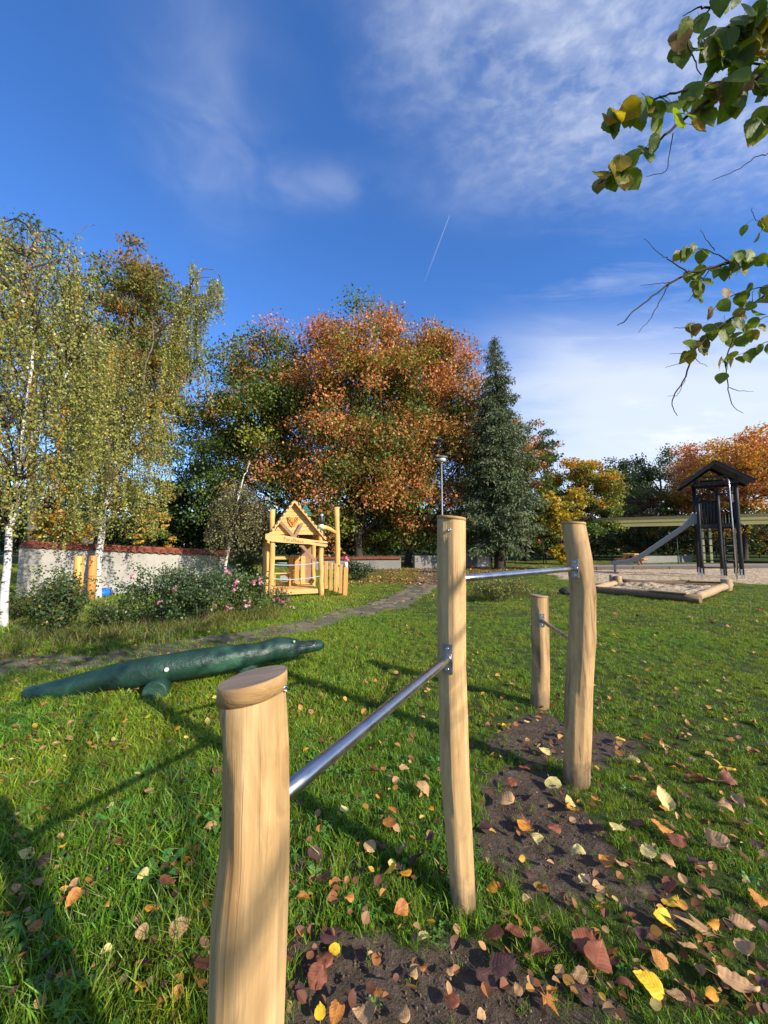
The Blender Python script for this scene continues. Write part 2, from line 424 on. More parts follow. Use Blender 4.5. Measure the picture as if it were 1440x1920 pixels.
def mat_sand():
    m, t, out = new_mat('sand'); co = objco(t)
    n = t.noise(co, 1.8, 6, .65); n2 = t.noise(co, 13, 6, .65); n3 = t.noise(co, 90, 3, .6)
    c = t.ramp(t.math('ADD', t.math('MULTIPLY', n, .5), t.math('MULTIPLY', n2, .5)), [(.3, (.28, .21, .13)), (.6, (.50, .40, .26)), (.8, (.58, .48, .33))])
    h = t.math('ADD', t.math('MULTIPLY', n2, 1.0), t.math('MULTIPLY', n3, .12))
    principled(t, out, c, .95, 0, .15, t.bump(h, .9, .07)); return m
M_SAND = mat_sand()

L_TREE = leaf_mat('tree_leaf', .32, .5)
L_BIRCH = leaf_mat('birch_leaf', .36, .42, spec=.5)
L_NEEDLE = leaf_mat('needle_spray', .12, .6)
L_GRASS = leaf_mat('grass_blade', .38, .42, inst=True, spec=.4)
L_ROSE = leaf_mat('rose_leaf', .25, .42, spec=.5)

# ================================================================== the ground and what is laid in it
def poly_world(px): return np.array([G(*p)[:2] for p in px])
def sdf(P, poly):
    """signed distance of points P (N,2) to a polygon, negative inside"""
    d = np.full(len(P), 1e9); inside = np.zeros(len(P), bool); n = len(poly)
    for i in range(n):
        a, b = poly[i], poly[(i + 1) % n]; e = b - a; w = P - a
        t = np.clip((w @ e) / (e @ e), 0, 1); d = np.minimum(d, np.linalg.norm(w - t[:, None] * e, axis=1))
        c = (a[1] <= P[:, 1]) != (b[1] <= P[:, 1])
        with np.errstate(divide='ignore', invalid='ignore'):
            xi = a[0] + (P[:, 1] - a[1]) * e[0] / (e[1] if e[1] else 1e-9)
        inside ^= c & (P[:, 0] < xi)
    return np.where(inside, -d, d)
def line_dist(P, line):
    d = np.full(len(P), 1e9)
    for a, b in zip(line[:-1], line[1:]):
        e = b - a; w = P - a; t = np.clip((w @ e) / (e @ e), 0, 1)
        d = np.minimum(d, np.linalg.norm(w - t[:, None] * e, axis=1))
    return d
_W = np.random.default_rng(3)
_WK = [(_W.normal(size=2), _W.uniform(0, 6.28)) for _ in range(24)]
def wob(P, scale):
    """smooth pseudo-noise, about -1..1"""
    s = np.zeros(len(P))
    for i, (k, ph) in enumerate(_WK): s += np.sin((P @ k) * scale * (1 + .12 * i) + ph) / (1 + .1 * i)
    return s / 5.0

SOIL = [poly_world(p) for p in (
    [(520, 1990), (530, 1850), (545, 1775), (600, 1740), (690, 1762), (800, 1785), (915, 1780), (1000, 1805), (1060, 1850), (1070, 1960), (800, 2080)],
    [(888, 1590), (895, 1490), (955, 1440), (1030, 1452), (1062, 1500), (1125, 1540), (1150, 1600), (1130, 1655), (1075, 1690), (985, 1655), (925, 1625)],
    [(925, 1402), (955, 1352), (1030, 1340), (1100, 1368), (1185, 1388), (1190, 1408), (1105, 1428), (1000, 1428)])]
THIN = [poly_world(p) for p in (
    [(1130, 1680), (1200, 1630), (1300, 1650), (1330, 1730), (1220, 1760)], 
    [(1000, 1850), (1180, 1880), (1200, 1980), (1050, 1980)])]
SANDP = poly_world([(1015, 1074), (1060, 1067), (1250, 1064), (1440, 1063), (2100, 1061), (2100, 1098), (1440, 1095), (1385, 1093), (1290, 1087), (1180, 1092), (1100, 1094), (1050, 1084)])
DRIFT = poly_world([(640, 1098), (655, 1080), (690, 1066), (1010, 1062), (1000, 1072), (900, 1086), (830, 1100), (730, 1094)])
PATH = np.array([G(*p)[:2] for p in [(-700, 1262), (-60, 1248), (180, 1238), (380, 1206), (490, 1190), (570, 1172), (650, 1152), (720, 1137), (768, 1117), (798, 1093), (808, 1074), (800, 1066)]])
SBOX = np.array([G(*p)[:2] for p in [(1112, 1111), (1303, 1130), (1368, 1103), (1163, 1096)]])

def masks(P):
    n = wob(P, 6.0); n2 = wob(P, 17.0); n3 = wob(P, 1.3)
    soil = np.zeros(len(P))
    for s in SOIL: soil = np.maximum(soil, np.clip(.5 - (sdf(P, s) + .08 * n + .06 * n2) / .24, 0, 1))
    for s in THIN: soil = np.maximum(soil, .62 * np.clip(.5 - (sdf(P, s) + .09 * n + .05 * n2) / .25, 0, 1))
    sand = np.clip(.5 - (sdf(P, SANDP) + .35 * n3 + .12 * n) / .35, 0, 1)
    drift = np.clip(.5 - (sdf(P, DRIFT) + .5 * n3) / 2.0, 0, 1)
    path = np.clip(.5 - (line_dist(P, PATH) - .46 + .16 * n3 + .12 * n) / .22, 0, 1)
    return soil, sand, drift, path

def build_ground():
    def axis(n, k, ext): return ext * np.sinh(k * np.linspace(-1, 1, n)) / math.sinh(k)
    xs = axis(411, 7.2, 420); ys = 1.6 + axis(421, 7.2, 420)
    X, Y = np.meshgrid(xs, ys); P = np.stack([X.ravel(), Y.ravel()], 1); nx, ny = len(xs), len(ys)
    soil, sand, drift, path = masks(P)
    near = np.exp(-((P[:, 0] ** 2 + P[:, 1] ** 2) / 60.0))
    Z = (.008 * wob(P, 5) + .004 * wob(P, 19)) * near + soil * near * (-.014 + .007 * wob(P, 31)) + sand * .03 * wob(P, 2.5) - .012 * sand
    Z += .02 * wob(P, .5) * np.clip(1 - near, 0, 1) * (np.hypot(P[:, 0], P[:, 1]) < 60)
    me = bpy.data.meshes.new('ground'); N = nx * ny
    me.vertices.add(N); me.vertices.foreach_set('co', np.stack([P[:, 0], P[:, 1], Z], 1).astype(np.float32).ravel())
    i = np.arange(N).reshape(ny, nx); q = np.stack([i[:-1, :-1], i[:-1, 1:], i[1:, 1:], i[1:, :-1]], -1).reshape(-1, 4)
    me.loops.add(q.size); me.loops.foreach_set('vertex_index', q.astype(np.int32).ravel())
    me.polygons.add(len(q)); me.polygons.foreach_set('loop_start', np.arange(0, q.size, 4, dtype=np.int32))
    me.update(calc_edges=True); me.polygons.foreach_set('use_smooth', np.ones(len(q), bool))
    for nme, val in (('soil', soil), ('sand', sand), ('drift', drift), ('path', path)):
        a = me.attributes.new(nme, 'FLOAT', 'POINT'); a.data.foreach_set('value', val.astype(np.float32))
    m, t, out = new_mat('ground_surface'); co = objco(t)
    A = lambda s: t.node('ShaderNodeAttribute', attribute_name=s).outputs['Fac']
    n1 = t.noise(co, .9, 6, .62); n2 = t.noise(co, 14, 6, .65); n3 = t.noise(co, 120, 4, .65); n4 = t.noise(co, 45, 5, .7)
    turf = t.ramp(t.math('ADD', t.math('MULTIPLY', n1, .4), t.math('MULTIPLY', n2, .6)), [(.3, (.030, .042, .011)), (.55, (.052, .078, .016)), (.75, (.085, .095, .028))])
    earth = t.ramp(t.math('ADD', t.math('MULTIPLY', n2, .5), t.math('MULTIPLY', n4, .5)), [(.3, (.040, .029, .021)), (.55, (.105, .078, .055)), (.72, (.19, .145, .105))])
    grit = t.ss(n3, .66, .74)
    earth = t.mix(t.math('MULTIPLY', grit, .55), earth, (.24, .20, .16))
    sandc = t.ramp(t.math('ADD', t.math('MULTIPLY', n1, .4), t.math('MULTIPLY', n2, .6)), [(.3, (.34, .25, .155)), (.6, (.58, .45, .29)), (.8, (.66, .54, .37))])
    pathc = t.ramp(n2, [(.3, (.10, .085, .06)), (.7, (.19, .165, .125))])
    edge = t.math('MULTIPLY', t.math('SUBTRACT', n2, .5), .8)
    lit = t.ramp(n4, [(.3, (.12, .05, .02)), (.5, (.25, .12, .04)), (.7, (.32, .19, .08))])
    c = t.mix(t.math('MULTIPLY', t.ss(t.math('ADD', A('drift'), edge), .3, .8), .55), turf, lit)
    c = t.mix(t.ss(t.math('ADD', A('path'), edge), .35, .65), c, pathc)
    c = t.mix(t.ss(t.math('ADD', A('soil'), edge), .25, .55), c, earth)
    c = t.mix(t.ss(t.math('ADD', A('sand'), edge), .35, .65), c, sandc)
    h = t.math('ADD', t.math('MULTIPLY', n2, .8), t.math('ADD', t.math('MULTIPLY', n4, .5), t.math('MULTIPLY', n3, .25)))
    h = t.math('ADD', h, t.math('MULTIPLY', A('sand'), t.math('MULTIPLY', t.noise(co, 3.2, 5, .6, .4), 11)))
    principled(t, out, c, .95, 0, .12, t.bump(h, .9, .022))
    return tag(link('ground', me, m), 'grassy playground ground with bare soil and sand', kind='structure')
build_ground()

# ------------------------------------------------------------------ scattering (grass, litter) by geometry nodes
POOLS = {}
def pool(name, meshes, m):
    c = bpy.data.collections.new(name)
    for i, me in enumerate(meshes):
        if not me.materials: me.materials.append(m)
        o = bpy.data.objects.new('%s_%02d' % (name, i), me); c.objects.link(o)
    POOLS[name] = c; return c

def scatter(name, coll, P, rot, scl, idx, tint, kind='stuff', label=None):
    N = len(P); me = bpy.data.meshes.new(name); me.vertices.add(N); me.vertices.foreach_set('co', P.astype(np.float32).ravel())
    for nme, typ, key, val in (('rot', 'FLOAT_VECTOR', 'vector', rot), ('scl', 'FLOAT', 'value', scl), ('idx', 'INT', 'value', idx)):
        a = me.attributes.new(nme, typ, 'POINT'); a.data.foreach_set(key, np.asarray(val, np.int32 if typ == 'INT' else np.float32).ravel())
    a = me.attributes.new('tint', 'FLOAT_COLOR', 'POINT')
    a.data.foreach_set('color', np.concatenate([tint, np.ones((N, 1))], 1).astype(np.float32).ravel())
    me.update(); o = bpy.data.objects.new(name, me); COL.objects.link(o)
    ng = bpy.data.node_groups.new(name + '_scatter', 'GeometryNodeTree')
    ng.interface.new_socket('Geometry', in_out='INPUT', socket_type='NodeSocketGeometry'); ng.interface.new_socket('Geometry', in_out='OUTPUT', socket_type='NodeSocketGeometry')
    n, l = ng.nodes, ng.links
    gi = n.new('NodeGroupInput'); go = n.new('NodeGroupOutput'); ip = n.new('GeometryNodeInstanceOnPoints'); ci = n.new('GeometryNodeCollectionInfo')
    ci.inputs['Collection'].default_value = coll; ci.inputs['Separate Children'].default_value = True; ci.inputs['Reset Children'].default_value = True
    def attr(nm, typ):
        q = n.new('GeometryNodeInputNamedAttribute'); q.data_type = typ; q.inputs['Name'].default_value = nm
        return next(s for s in q.outputs if s.enabled and s.name == 'Attribute')
    mp = n.new('GeometryNodeMeshToPoints'); l.new(gi.outputs[0], mp.inputs[0]); l.new(mp.outputs[0], ip.inputs['Points'])
    l.new(ci.outputs[0], ip.inputs['Instance']); ip.inputs['Pick Instance'].default_value = True
    l.new(attr('idx', 'INT'), ip.inputs['Instance Index'])
    e2r = n.new('FunctionNodeEulerToRotation'); l.new(attr('rot', 'FLOAT_VECTOR'), e2r.inputs[0]); l.new(e2r.outputs[0], ip.inputs['Rotation'])
    l.new(attr('scl', 'FLOAT'), ip.inputs['Scale']); l.new(ip.outputs[0], go.inputs[0])
    md = o.modifiers.new('scatter', 'NODES'); md.node_group = ng
    return tag(o, label, kind=kind)

def tuft(n, rad, hmin, hmax, w, rng, lean=.5, tone=(.165, .30, .022), seg=2, dry=.05):
    V, C = [], []
    for _ in range(n):
        a, r = rng.uniform(0, 6.283), rad * math.sqrt(rng.uniform()); b = np.array([r * math.cos(a), r * math.sin(a), -.004])
        h = rng.uniform(hmin, hmax); la = rng.uniform(0, 6.283); ln = h * lean * rng.uniform(.2, 1.3)
        d = np.array([math.cos(la), math.sin(la), 0]); fa = rng.uniform(0, 6.283); s = np.array([math.cos(fa), math.sin(fa), 0]) * w * rng.uniform(.6, 1.25) / 2
        f = rng.uniform(.50, 1.45); col = np.array(tone) * f * np.array([rng.uniform(.8, 1.35), 1, rng.uniform(.7, 1.3)])
        if rng.uniform() < dry: col = np.array([.30, .24, .09]) * rng.uniform(.6, 1.2)
        pts = [(0, 0, 1), (.5, .28, .95), (1, 1, .12)] if seg == 2 else [(0, 0, 1), (1, .8, .15)]
        for (z0, l0, w0), (z1, l1, w1) in zip(pts[:-1], pts[1:]):
            p0 = b + d * ln * l0 + np.array([0, 0, h * z0 * (1 - .15 * l0)]); p1 = b + d * ln * l1 + np.array([0, 0, h * z1 * (1 - .22 * l1)])
            V.append([p0 - s * w0, p0 + s * w0, p1 + s * w1, p1 - s * w1]); C.append(col)
    return quad_mesh('tuft', V, np.array(C))

def clover(rng):
    V, C = [], []
    for _ in range(9):
        b = rng.normal(size=2) * .035; h = rng.uniform(.02, .05); s = rng.uniform(.010, .017); a0 = rng.uniform(0, 6.28)
        col = np.array([.12, .28, .045]) * rng.uniform(.7, 1.3)
        for k in range(3):
            a = a0 + k * 2.094; d = np.array([math.cos(a), math.sin(a), .12]); e = np.array([-math.sin(a), math.cos(a), 0])
            c = np.array([b[0], b[1], h])
            V.append([c, c + d * s * .6 + e * s * .55, c + d * s * 1.15, c + d * s * .6 - e * s * .55]); C.append(col)
        V.append([[b[0], b[1], 0], [b[0] + .002, b[1], 0], [b[0] + .001, b[1], h], [b[0], b[1], h]]); C.append(col)
    return quad_mesh('clover', V, np.array(C))

def broadleaf(rng):
    V, C = [], []
    for k in range(7):
        a = k * .9 + rng.uniform(-.3, .3); L = rng.uniform(.05, .10); w = rng.uniform(.008, .014); d = np.array([math.cos(a), math.sin(a), 0]); e = np.array([-math.sin(a), math.cos(a), 0])
        col = np.array([.10, .24, .04]) * rng.uniform(.8, 1.3); pr = [(0, .004, .3), (.35, .03, .8), (.7, .045, 1), (1, .035, .1)]
        for (l0, z0, w0), (l1, z1, w1) in zip(pr[:-1], pr[1:]):
            p0 = d * L * l0 + np.array([0, 0, z0]); p1 = d * L * l1 + np.array([0, 0, z1])
            V.append([p0 - e * w * w0, p0 + e * w * w0, p1 + e * w * w1, p1 - e * w * w1]); C.append(col)
    return quad_mesh('broadleaf', V, np.array(C))

def build_grass():
    rng = np.random.default_rng(5)
    def points(d0, d1, dens, half=R(60), xlim=None):
        A = half * (d1 ** 2 - d0 ** 2); n = int(A * dens)
        th = rng.uniform(-half, half, n); d = np.sqrt(rng.uniform(d0 ** 2, d1 ** 2, n))
        return np.stack([d * np.sin(th), d * np.cos(th)], 1)
    def tints(P):
        n = len(P); a = wob(P, .9)[:, None]; b = wob(P, 3.1)[:, None]
        t_ = np.ones((n, 3)) + a * np.array([.16, .05, -.05]) + b * np.array([.24, .07, .03]) + rng.normal(size=(n, 1)) * .08
        return np.clip(t_, .4, 1.9)
    def put(nm, P, coll, nidx, s0, s1, extra=1.0, weights=None, keep_soil=.92, label=None):
        soil, sand, drift, path = masks(P)
        k = rng.uniform(size=len(P)) > np.maximum.reduce([np.clip(soil * 1.25, 0, 1) * keep_soil, np.clip(sand * 1.4, 0, 1), path * .62, drift * .35, (sdf(P, SBOX) < .12) * 1.0])
        P = P[k]; n = len(P)
        left = np.clip((-P[:, 0] * .35 + .9 - P[:, 1] * .03), .55, 1.25)
        patch = np.clip(1 + .25 * wob(P, 2.0), .55, 1.5)
        thin = 1 - .45 * np.maximum(soil, path)[k]
        s = rng.uniform(s0, s1, n) * left * patch * thin * extra
        rot = np.stack([rng.normal(size=n) * .12, rng.normal(size=n) * .12, rng.uniform(0, 6.283, n)], 1)
        idx = rng.choice(nidx, n, p=weights)
        return scatter(nm, coll, np.concatenate([P, np.zeros((n, 1))], 1), rot, s, idx, tints(P), label=label)
    A = [tuft(28, .055, .035, .095, .0038, rng, .6, seg=2) for _ in range(5)] + [tuft(16, .05, .03, .075, .0036, rng, 1.1, tone=(.13, .275, .020), seg=2) for _ in range(2)] + [clover(rng), broadleaf(rng)]
    put('lawn_grass', points(.35, 3.4, 560, R(66)), pool('near_tuft', A, L_GRASS), 9, .75, 1.25, weights=[.16, .16, .16, .16, .14, .08, .08, .045, .015], label='blades of lush lawn grass and clover')
    B = [tuft(26, .085, .035, .085, .0062, rng, .8, tone=(.185, .30, .024), seg=2) for _ in range(5)] + [clover(rng)]
    put('lawn_grass', points(3.3, 8.5, 250, R(60)), pool('mid_tuft', B, L_GRASS), 6, .8, 1.25, weights=[.19, .19, .19, .19, .19, .05], label='blades of lawn grass')
    C = [tuft(34, .17, .035, .085, .012, rng, .9, tone=(.20, .295, .028), seg=1) for _ in range(4)]
    put('lawn_grass', points(8.3, 20, 75, R(55)), pool('far_tuft', C, L_GRASS), 4, .8, 1.2, label='blades of lawn grass')
    D = [tuft(34, .32, .035, .09, .022, rng, .9, tone=(.22, .28, .036), seg=1) for _ in range(4)]
    put('lawn_grass', points(19.5, 42, 17, R(52)), pool('distant_tuft', D, L_GRASS), 4, .8, 1.2, label='blades of lawn grass')
    # rough tall grass along the rose bed and around the weedy clump behind the bars
    T = [tuft(34, .14, .10, .34, .009, rng, .6, tone=(.12, .17, .03), seg=2, dry=.35) for _ in range(5)]
    pts = []
    for (x0, y0), (x1, y1), n, sp in (((30, 1200), (330, 1192), 120, .35), ((330, 1190), (505, 1155), 170, .35), ((880, 1118), (1010, 1112), 90, .45), ((905, 1100), (990, 1098), 60, .4), ((0, 1130), (90, 1150), 60, .5), ((640, 1085), (720, 1078), 30, .4)):
        a, b = G(x0, y0), G(x1, y1); f = rng.uniform(size=(n, 1)); pts.append((a + (b - a) * f)[:, :2] + rng.normal(size=(n, 2)) * sp * np.array([.5, 1.0]))
    P = np.concatenate(pts); n = len(P)
    scatter('tall_grass', pool('tall_tuft', T, L_GRASS), np.concatenate([P, np.zeros((n, 1))], 1), np.stack([np.zeros(n), np.zeros(n), rng.uniform(0, 6.28, n)], 1), rng.uniform(.5, 1.15, n), rng.integers(0, 5, n), tints(P), label='rough tall grass and weeds')
build_grass()

def build_crumbs():
    rng = np.random.default_rng(8); ms = []
    for _ in range(4):
        bm = bmesh.new(); bmesh.ops.create_icosphere(bm, subdivisions=1, radius=1)
        for v in bm.verts: v.co *= rng.uniform(.7, 1.25); v.co.z *= .7
        me = bpy.data.meshes.new('crumb'); bm.to_mesh(me); bm.free(); ms.append(me)
    m, t, out = new_mat('soil_crumb'); ia = t.node('ShaderNodeAttribute', attribute_name='tint', attribute_type='INSTANCER')
    principled(t, out, ia.outputs['Color'], .9, 0, .15)
    pts = []
    for s in SOIL + THIN[1:]:
        lo, hi = s.min(0), s.max(0); n = int(5200 * np.prod(hi - lo)); q = rng.uniform(lo, hi, (n, 2)); q = q[sdf(q, s) < .02]; pts.append(q)
    P = np.concatenate(pts); n = len(P); g = rng.uniform(size=(n, 1))
    tint = np.array([.105, .076, .052]) * rng.uniform(.6, 1.5, (n, 1)); tint = np.where(g > .93, np.array([.26, .22, .18]) * rng.uniform(.6, 1.2, (n, 1)), tint)
    scatter('soil_crumbs', pool('crumb', ms, m), np.concatenate([P, np.full((n, 1), -.012)], 1), rng.uniform(0, 6, (n, 3)), .0011 + .0055 * rng.uniform(size=n) ** 6, rng.integers(0, 4, n), tint, label='crumbs and grit of bare soil')
build_crumbs()

def build_path():
    strip = MB(); rng = random.Random(4)
    pts = [Vector((p[0], p[1], 0)) for p in PATH]; dens = []
    for a, b in zip(pts[:-1], pts[1:]):
        k = max(2, int((b - a).length / .5)); dens += [a.lerp(b, i / k) for i in range(k)]
    dens.append(pts[-1]); vs_, fs = [], []
    for i, p in enumerate(dens):
        d = (dens[min(i + 1, len(dens) - 1)] - dens[max(i - 1, 0)]).normalized(); s = Vector((-d.y, d.x, 0)); w = .26 + rng.uniform(-.12, .12)
        vs_ += [p + s * w + Vector((0, 0, .004)), p - s * w + Vector((0, 0, .004))]
    fs = [(2 * i, 2 * i + 1, 2 * i + 3, 2 * i + 2) for i in range(len(dens) - 1)]
    strip.add(vs_, fs)
    mj, t, out = new_mat('path_earth'); co = objco(t); n = t.noise(co, 9, 6, .65)
    principled(t, out, t.ramp(n, [(.3, (.07, .06, .04)), (.7, (.17, .145, .11))]), .95, 0, .1, t.bump(n, .8, .02))
    path = tag(strip.build('path', mj), 'worn stone path half overgrown with grass', kind='structure')
    L = 0.0; step = .40; acc = 0; count = 0
    total = sum((b - a).length for a, b in zip(pts[:-1], pts[1:])); s = .6
    def along(s):
        for a, b in zip(pts[:-1], pts[1:]):
            l = (b - a).length
            if s <= l: return a.lerp(b, s / l), (b - a).normalized()
            s -= l
        return pts[-1], (pts[-1] - pts[-2]).normalized()
    while s < total - .3:
        p, d = along(s); sd = Vector((-d.y, d.x, 0))
        q0 = to_px((p.x, p.y, 0))
        if -120 < q0[0] < 1500:
            for k in (-1, 0, 1):
                if rng.random() < (.30 if k == 0 else .45): continue
                c = p + sd * (k * .36 + rng.uniform(-.07, .07)) + d * rng.uniform(-.1, .1); n = rng.choice((5, 6, 7)); r = rng.uniform(.15, .215); a0 = rng.uniform(0, 6); z = rng.uniform(.006, .020)
                ring = [(c.x + r * rng.uniform(.8, 1.15) * math.cos(a0 + 6.283 * i / n), c.y + r * rng.uniform(.8, 1.15) * math.sin(a0 + 6.283 * i / n)) for i in range(n)]
                mb = MB(); top = [(c.x + (x - c.x) * .93, c.y + (y - c.y) * .93, z + rng.uniform(-.006, .006)) for x, y in ring]
                mb.add([(x, y, -.02) for x, y in ring] + [(x, y, z - .006) for x, y in ring] + top, [(i, (i + 1) % n, n + (i + 1) % n, n + i) for i in range(n)] + [(n + i, n + (i + 1) % n, 2 * n + (i + 1) % n, 2 * n + i) for i in range(n)] + [tuple(range(2 * n, 3 * n))])
                mb.build('paving_stone', M_STONE, path); count += 1
        s += step
build_path()

# ================================================================== the set of turning bars in front
def post_mesh(name, rows, Y, zbase, ztop_fn, facets, seed, n=80, step=.02):
    """a drawknifed log: rows are (pixel y, left px, right px) read at depth Y; ztop_fn(dx) tilts the sawn top"""
    rng = random.Random(seed)
    pr = []
    for py, xl, xr in rows:
        a, b = atY(xl, py, Y), atY(xr, py, Y); pr.append((a[2], (a[0] + b[0]) / 2, (b[0] - a[0]) / 2))
    pr.sort(); zs = [p[0] for p in pr]
    cx = lambda z: float(np.interp(z, zs, [p[1] for p in pr])); rr = lambda z: float(np.interp(z, zs, [p[2] for p in pr]))
    ph = [rng.uniform(0, 6.28) for _ in range(12)]
    # flats shaved along the log: angle, depth, from z, to z
    fl = facets
    zt = max(ztop_fn(-.1), ztop_fn(.1)); m = int((zt - zbase) / step) + 1
    vs_, fs = [], []
    for i in range(m + 1):
        f = i / m
        for k in range(n):
            a = 2 * math.pi * k / n
            z = zbase + (ztop_fn(math.cos(a) * rr(zt)) - zbase) * f
            r = rr(z); r *= 1 + .012 * math.sin(2 * a + ph[0] + z * 2) + .010 * math.sin(3 * a + ph[1] - z * 5) + .006 * math.sin(7 * a + ph[2] + z * 9) + .008 * math.sin(z * 11 + ph[3])
            for fa, dep, z0, z1 in fl:
                da = (a - fa + math.pi) % (2 * math.pi) - math.pi
                if abs(da) < 1.2:
                    e = min(1, max(0, (z - z0) / .06), max(0, (z1 - z) / .06)) if z0 <= z <= z1 else 0
                    e = e * e * (3 - 2 * e)
                    lim = r * (1 - dep) / math.cos(da)
                    if lim < r: r = r + (lim - r) * e
            vs_.append((cx(z) + r * math.cos(a), Y + r * math.sin(a), z))
    for i in range(m):
        for k in range(n):
            k2 = (k + 1) % n; fs.append((i * n + k, i * n + k2, (i + 1) * n + k2, (i + 1) * n + k))
    mb = MB(); mb.add(vs_, fs, False)
    mb.f.append(tuple(m * n + k for k in range(n))); mb.sm.append(False)
    return mb, cx, rr

bars = thing('turning_bars', 'tall wooden post set with three steel bars standing in the grass in front', 'turning bars', (0, 0, 0))
def make_post(rows, Y, ztop, tilt, facets, seed, m, capr=1.04, caph=.022, capm=None, hidden_depth=-.3):
    fn = lambda dx: ztop + tilt * dx
    mb, cx, rr = post_mesh('post', rows, Y, hidden_depth, fn, facets, seed)
    o = mb.build('post', m, bars)
    # sawn cap lying on the sloping top
    r = rr(ztop) * capr; rng = random.Random(seed + 50); n = 40; cap = MB(); vs_, fs = [], []
    ph = [rng.uniform(0, 6.28) for _ in range(3)]
    for j, (rf, h) in enumerate(((1.0, .001), (1.0, caph * .8), (.975, caph))):
        for k in range(n):
            a = 2 * math.pi * k / n; q = r * rf * (1 + .012 * math.sin(2 * a + ph[0]) + .008 * math.sin(5 * a + ph[1]))
            dx, dy = q * math.cos(a), q * math.sin(a); vs_.append((cx(ztop) + dx, Y + dy, ztop + tilt * dx + h))
    for j in range(2):
        for k in range(n): fs.append((j * n + k, j * n + (k + 1) % n, (j + 1) * n + (k + 1) % n, (j + 1) * n + k))
    cap.add(vs_, fs, True); cap.f.append(tuple(2 * n + k for k in range(n))); cap.sm.append(False); cap.f.append(tuple(range(n))[::-1]); cap.sm.append(False)
    me = cap.mesh('cap'); me.materials.append(capm or W_CAP); me.materials.append(W_CAPTOP)
    for p in me.polygons:
        if p.normal.z > .8 and len(p.vertices) > 10: p.material_index = 1
    c = link('cap', me, None, o)
    return o, cx, rr

Y1, Y2, Y3, Y4 = .72, 1.725, 2.575, 3.71
PI = math.pi
z1 = atY(470, 1303, Y1)[2]
P1, cx1, rr1 = make_post([(1300, 414, 534), (1400, 416, 540), (1560, 413, 541), (1640, 403, 540), (1740, 392, 537), (1900, 388, 531), (2300, 392, 520)], Y1, z1, .19,
    [(-2.70, .13, .1, 1.17), (-2.20, .075, .55, 1.12), (-1.72, .045, .35, .98), (-1.25, .04, .72, 1.19), (-1.35, .05, .0, .62), (-.75, .05, .3, .9), (-.3, .06, .5, 1.2), (2.4, .08, 0, 1.2)], 1, W_POST, 1.035, .031)
z2 = atY(847, 975, Y2)[2]
P2, cx2, rr2 = make_post([(985, 820, 873), (1250, 821, 873), (1450, 826, 880), (1690, 846, 892), (1730, 846, 893)], Y2, z2, -.10,
    [(-2.5, .14, .35, 1.5), (-2.0, .07, .95, 1.6), (-1.45, .05, .1, .8), (-1.15, .04, .6, 1.3), (-.6, .06, .8, 1.5), (-.4, .05, .1, .7)], 2, W_POST, 1.03, .014)
z3 = atY(1075, 984, Y3)[2]
P3, cx3, rr3 = make_post([(984, 1054, 1096), (1050, 1064, 1109), (1110, 1071, 1116), (1200, 1068, 1115), (1300, 1061, 1109), (1465, 1057, 1104), (1500, 1057, 1105)], Y3, z3, -.05,
    [(-2.4, .10, .5, 1.3), (-1.9, .05, .1, .7), (-1.2, .05, .3, 1.5), (-.6, .05, .9, 1.6)], 3, W_POST2, 1.02, .016)
z4 = atY(1011, 1119, Y4)[2]
P4, cx4, rr4 = make_post([(1120, 996, 1027), (1250, 998, 1030), (1320, 995, 1029), (1350, 995, 1029)], Y4, z4, -.08,
    [(-2.4, .08, .2, .9), (-1.3, .03, .3, .8)], 4, W_POST2, 1.02, .014)

def screw(parent, p, n, r=.008):
    n = Vector(n).normalized(); p = Vector(p); q = n.to_track_quat('Z', 'Y').to_matrix()
    mb = MB(); vs_, fs = [], []
    prof = [(r, -.006), (r, .0015), (r * .82, .0032), (r * .45, .0032), (r * .38, .0012)]
    for rad, z in prof:
        for k in range(14): a = 2 * PI * k / 14; vs_.append(p + q @ Vector((rad * math.cos(a), rad * math.sin(a), z)))
    for i in range(4):
        for k in range(14): fs.append((i * 14 + k, i * 14 + (k + 1) % 14, (i + 1) * 14 + (k + 1) % 14, (i + 1) * 14 + k))
    mb.add(vs_, fs, True); mb.f.append(tuple(4 * 14 + k for k in range(14))); mb.sm.append(False)
    return mb.build('screw', M_STEEL, parent)

s1 = atY(520, 1311, Y1 - .055); screw(P1, (s1[0], Y1 - math.sqrt(max(.0001, rr1(s1[2]) ** 2 - (s1[0] - cx1(s1[2])) ** 2)) + .002, s1[2]), (.75, -.8, .0), .0058)
screw(P2, (cx2(z2 - .05) - .018, Y2 - rr2(1.5) * .955, z2 - .045), (-.2, -1, 0), .007)

def make_bar(Ya, cxa, Yb, cxb, z_a, z_b, r, brackets):
    """steel rail between two posts; brackets: which ends show a plate"""
    A, B = Vector((cxa(z_a), Ya, z_a)), Vector((cxb(z_b), Yb, z_b))
    mb = MB(); mb.tube([A.lerp(B, i / 6) for i in range(7)], r, 20); o = mb.build('bar', M_STEEL, bars)
    d = (B - A).normalized()
    for end, radp in brackets:
        C, dirn = (A, d) if end == 0 else (B, -d)
        c = C + dirn * (radp * .985); side = dirn.cross(Vector((0, 0, 1))).normalized()
        pl = MB(); M = Matrix((dirn, side, side.cross(dirn))).transposed(); pl.box(c, (.008, .046, .118), M, .003); b = pl.build('bracket', M_PLATE, o)
        col = MB(); col.tube([c, c + dirn * .010], r * 1.12, 18); col.build('weld_collar', M_STEEL, o)
        for s in (-1, 1): screw(o, c + Vector((0, 0, s * .041)) + dirn * .0045, dirn, .0075)
    return o
zA = .985; zB = 1.303; zC = .80
make_bar(Y1, cx1, Y2, cx2, zA, zA, .0165, [(1, rr2(zA)), (0, rr1(zA))])
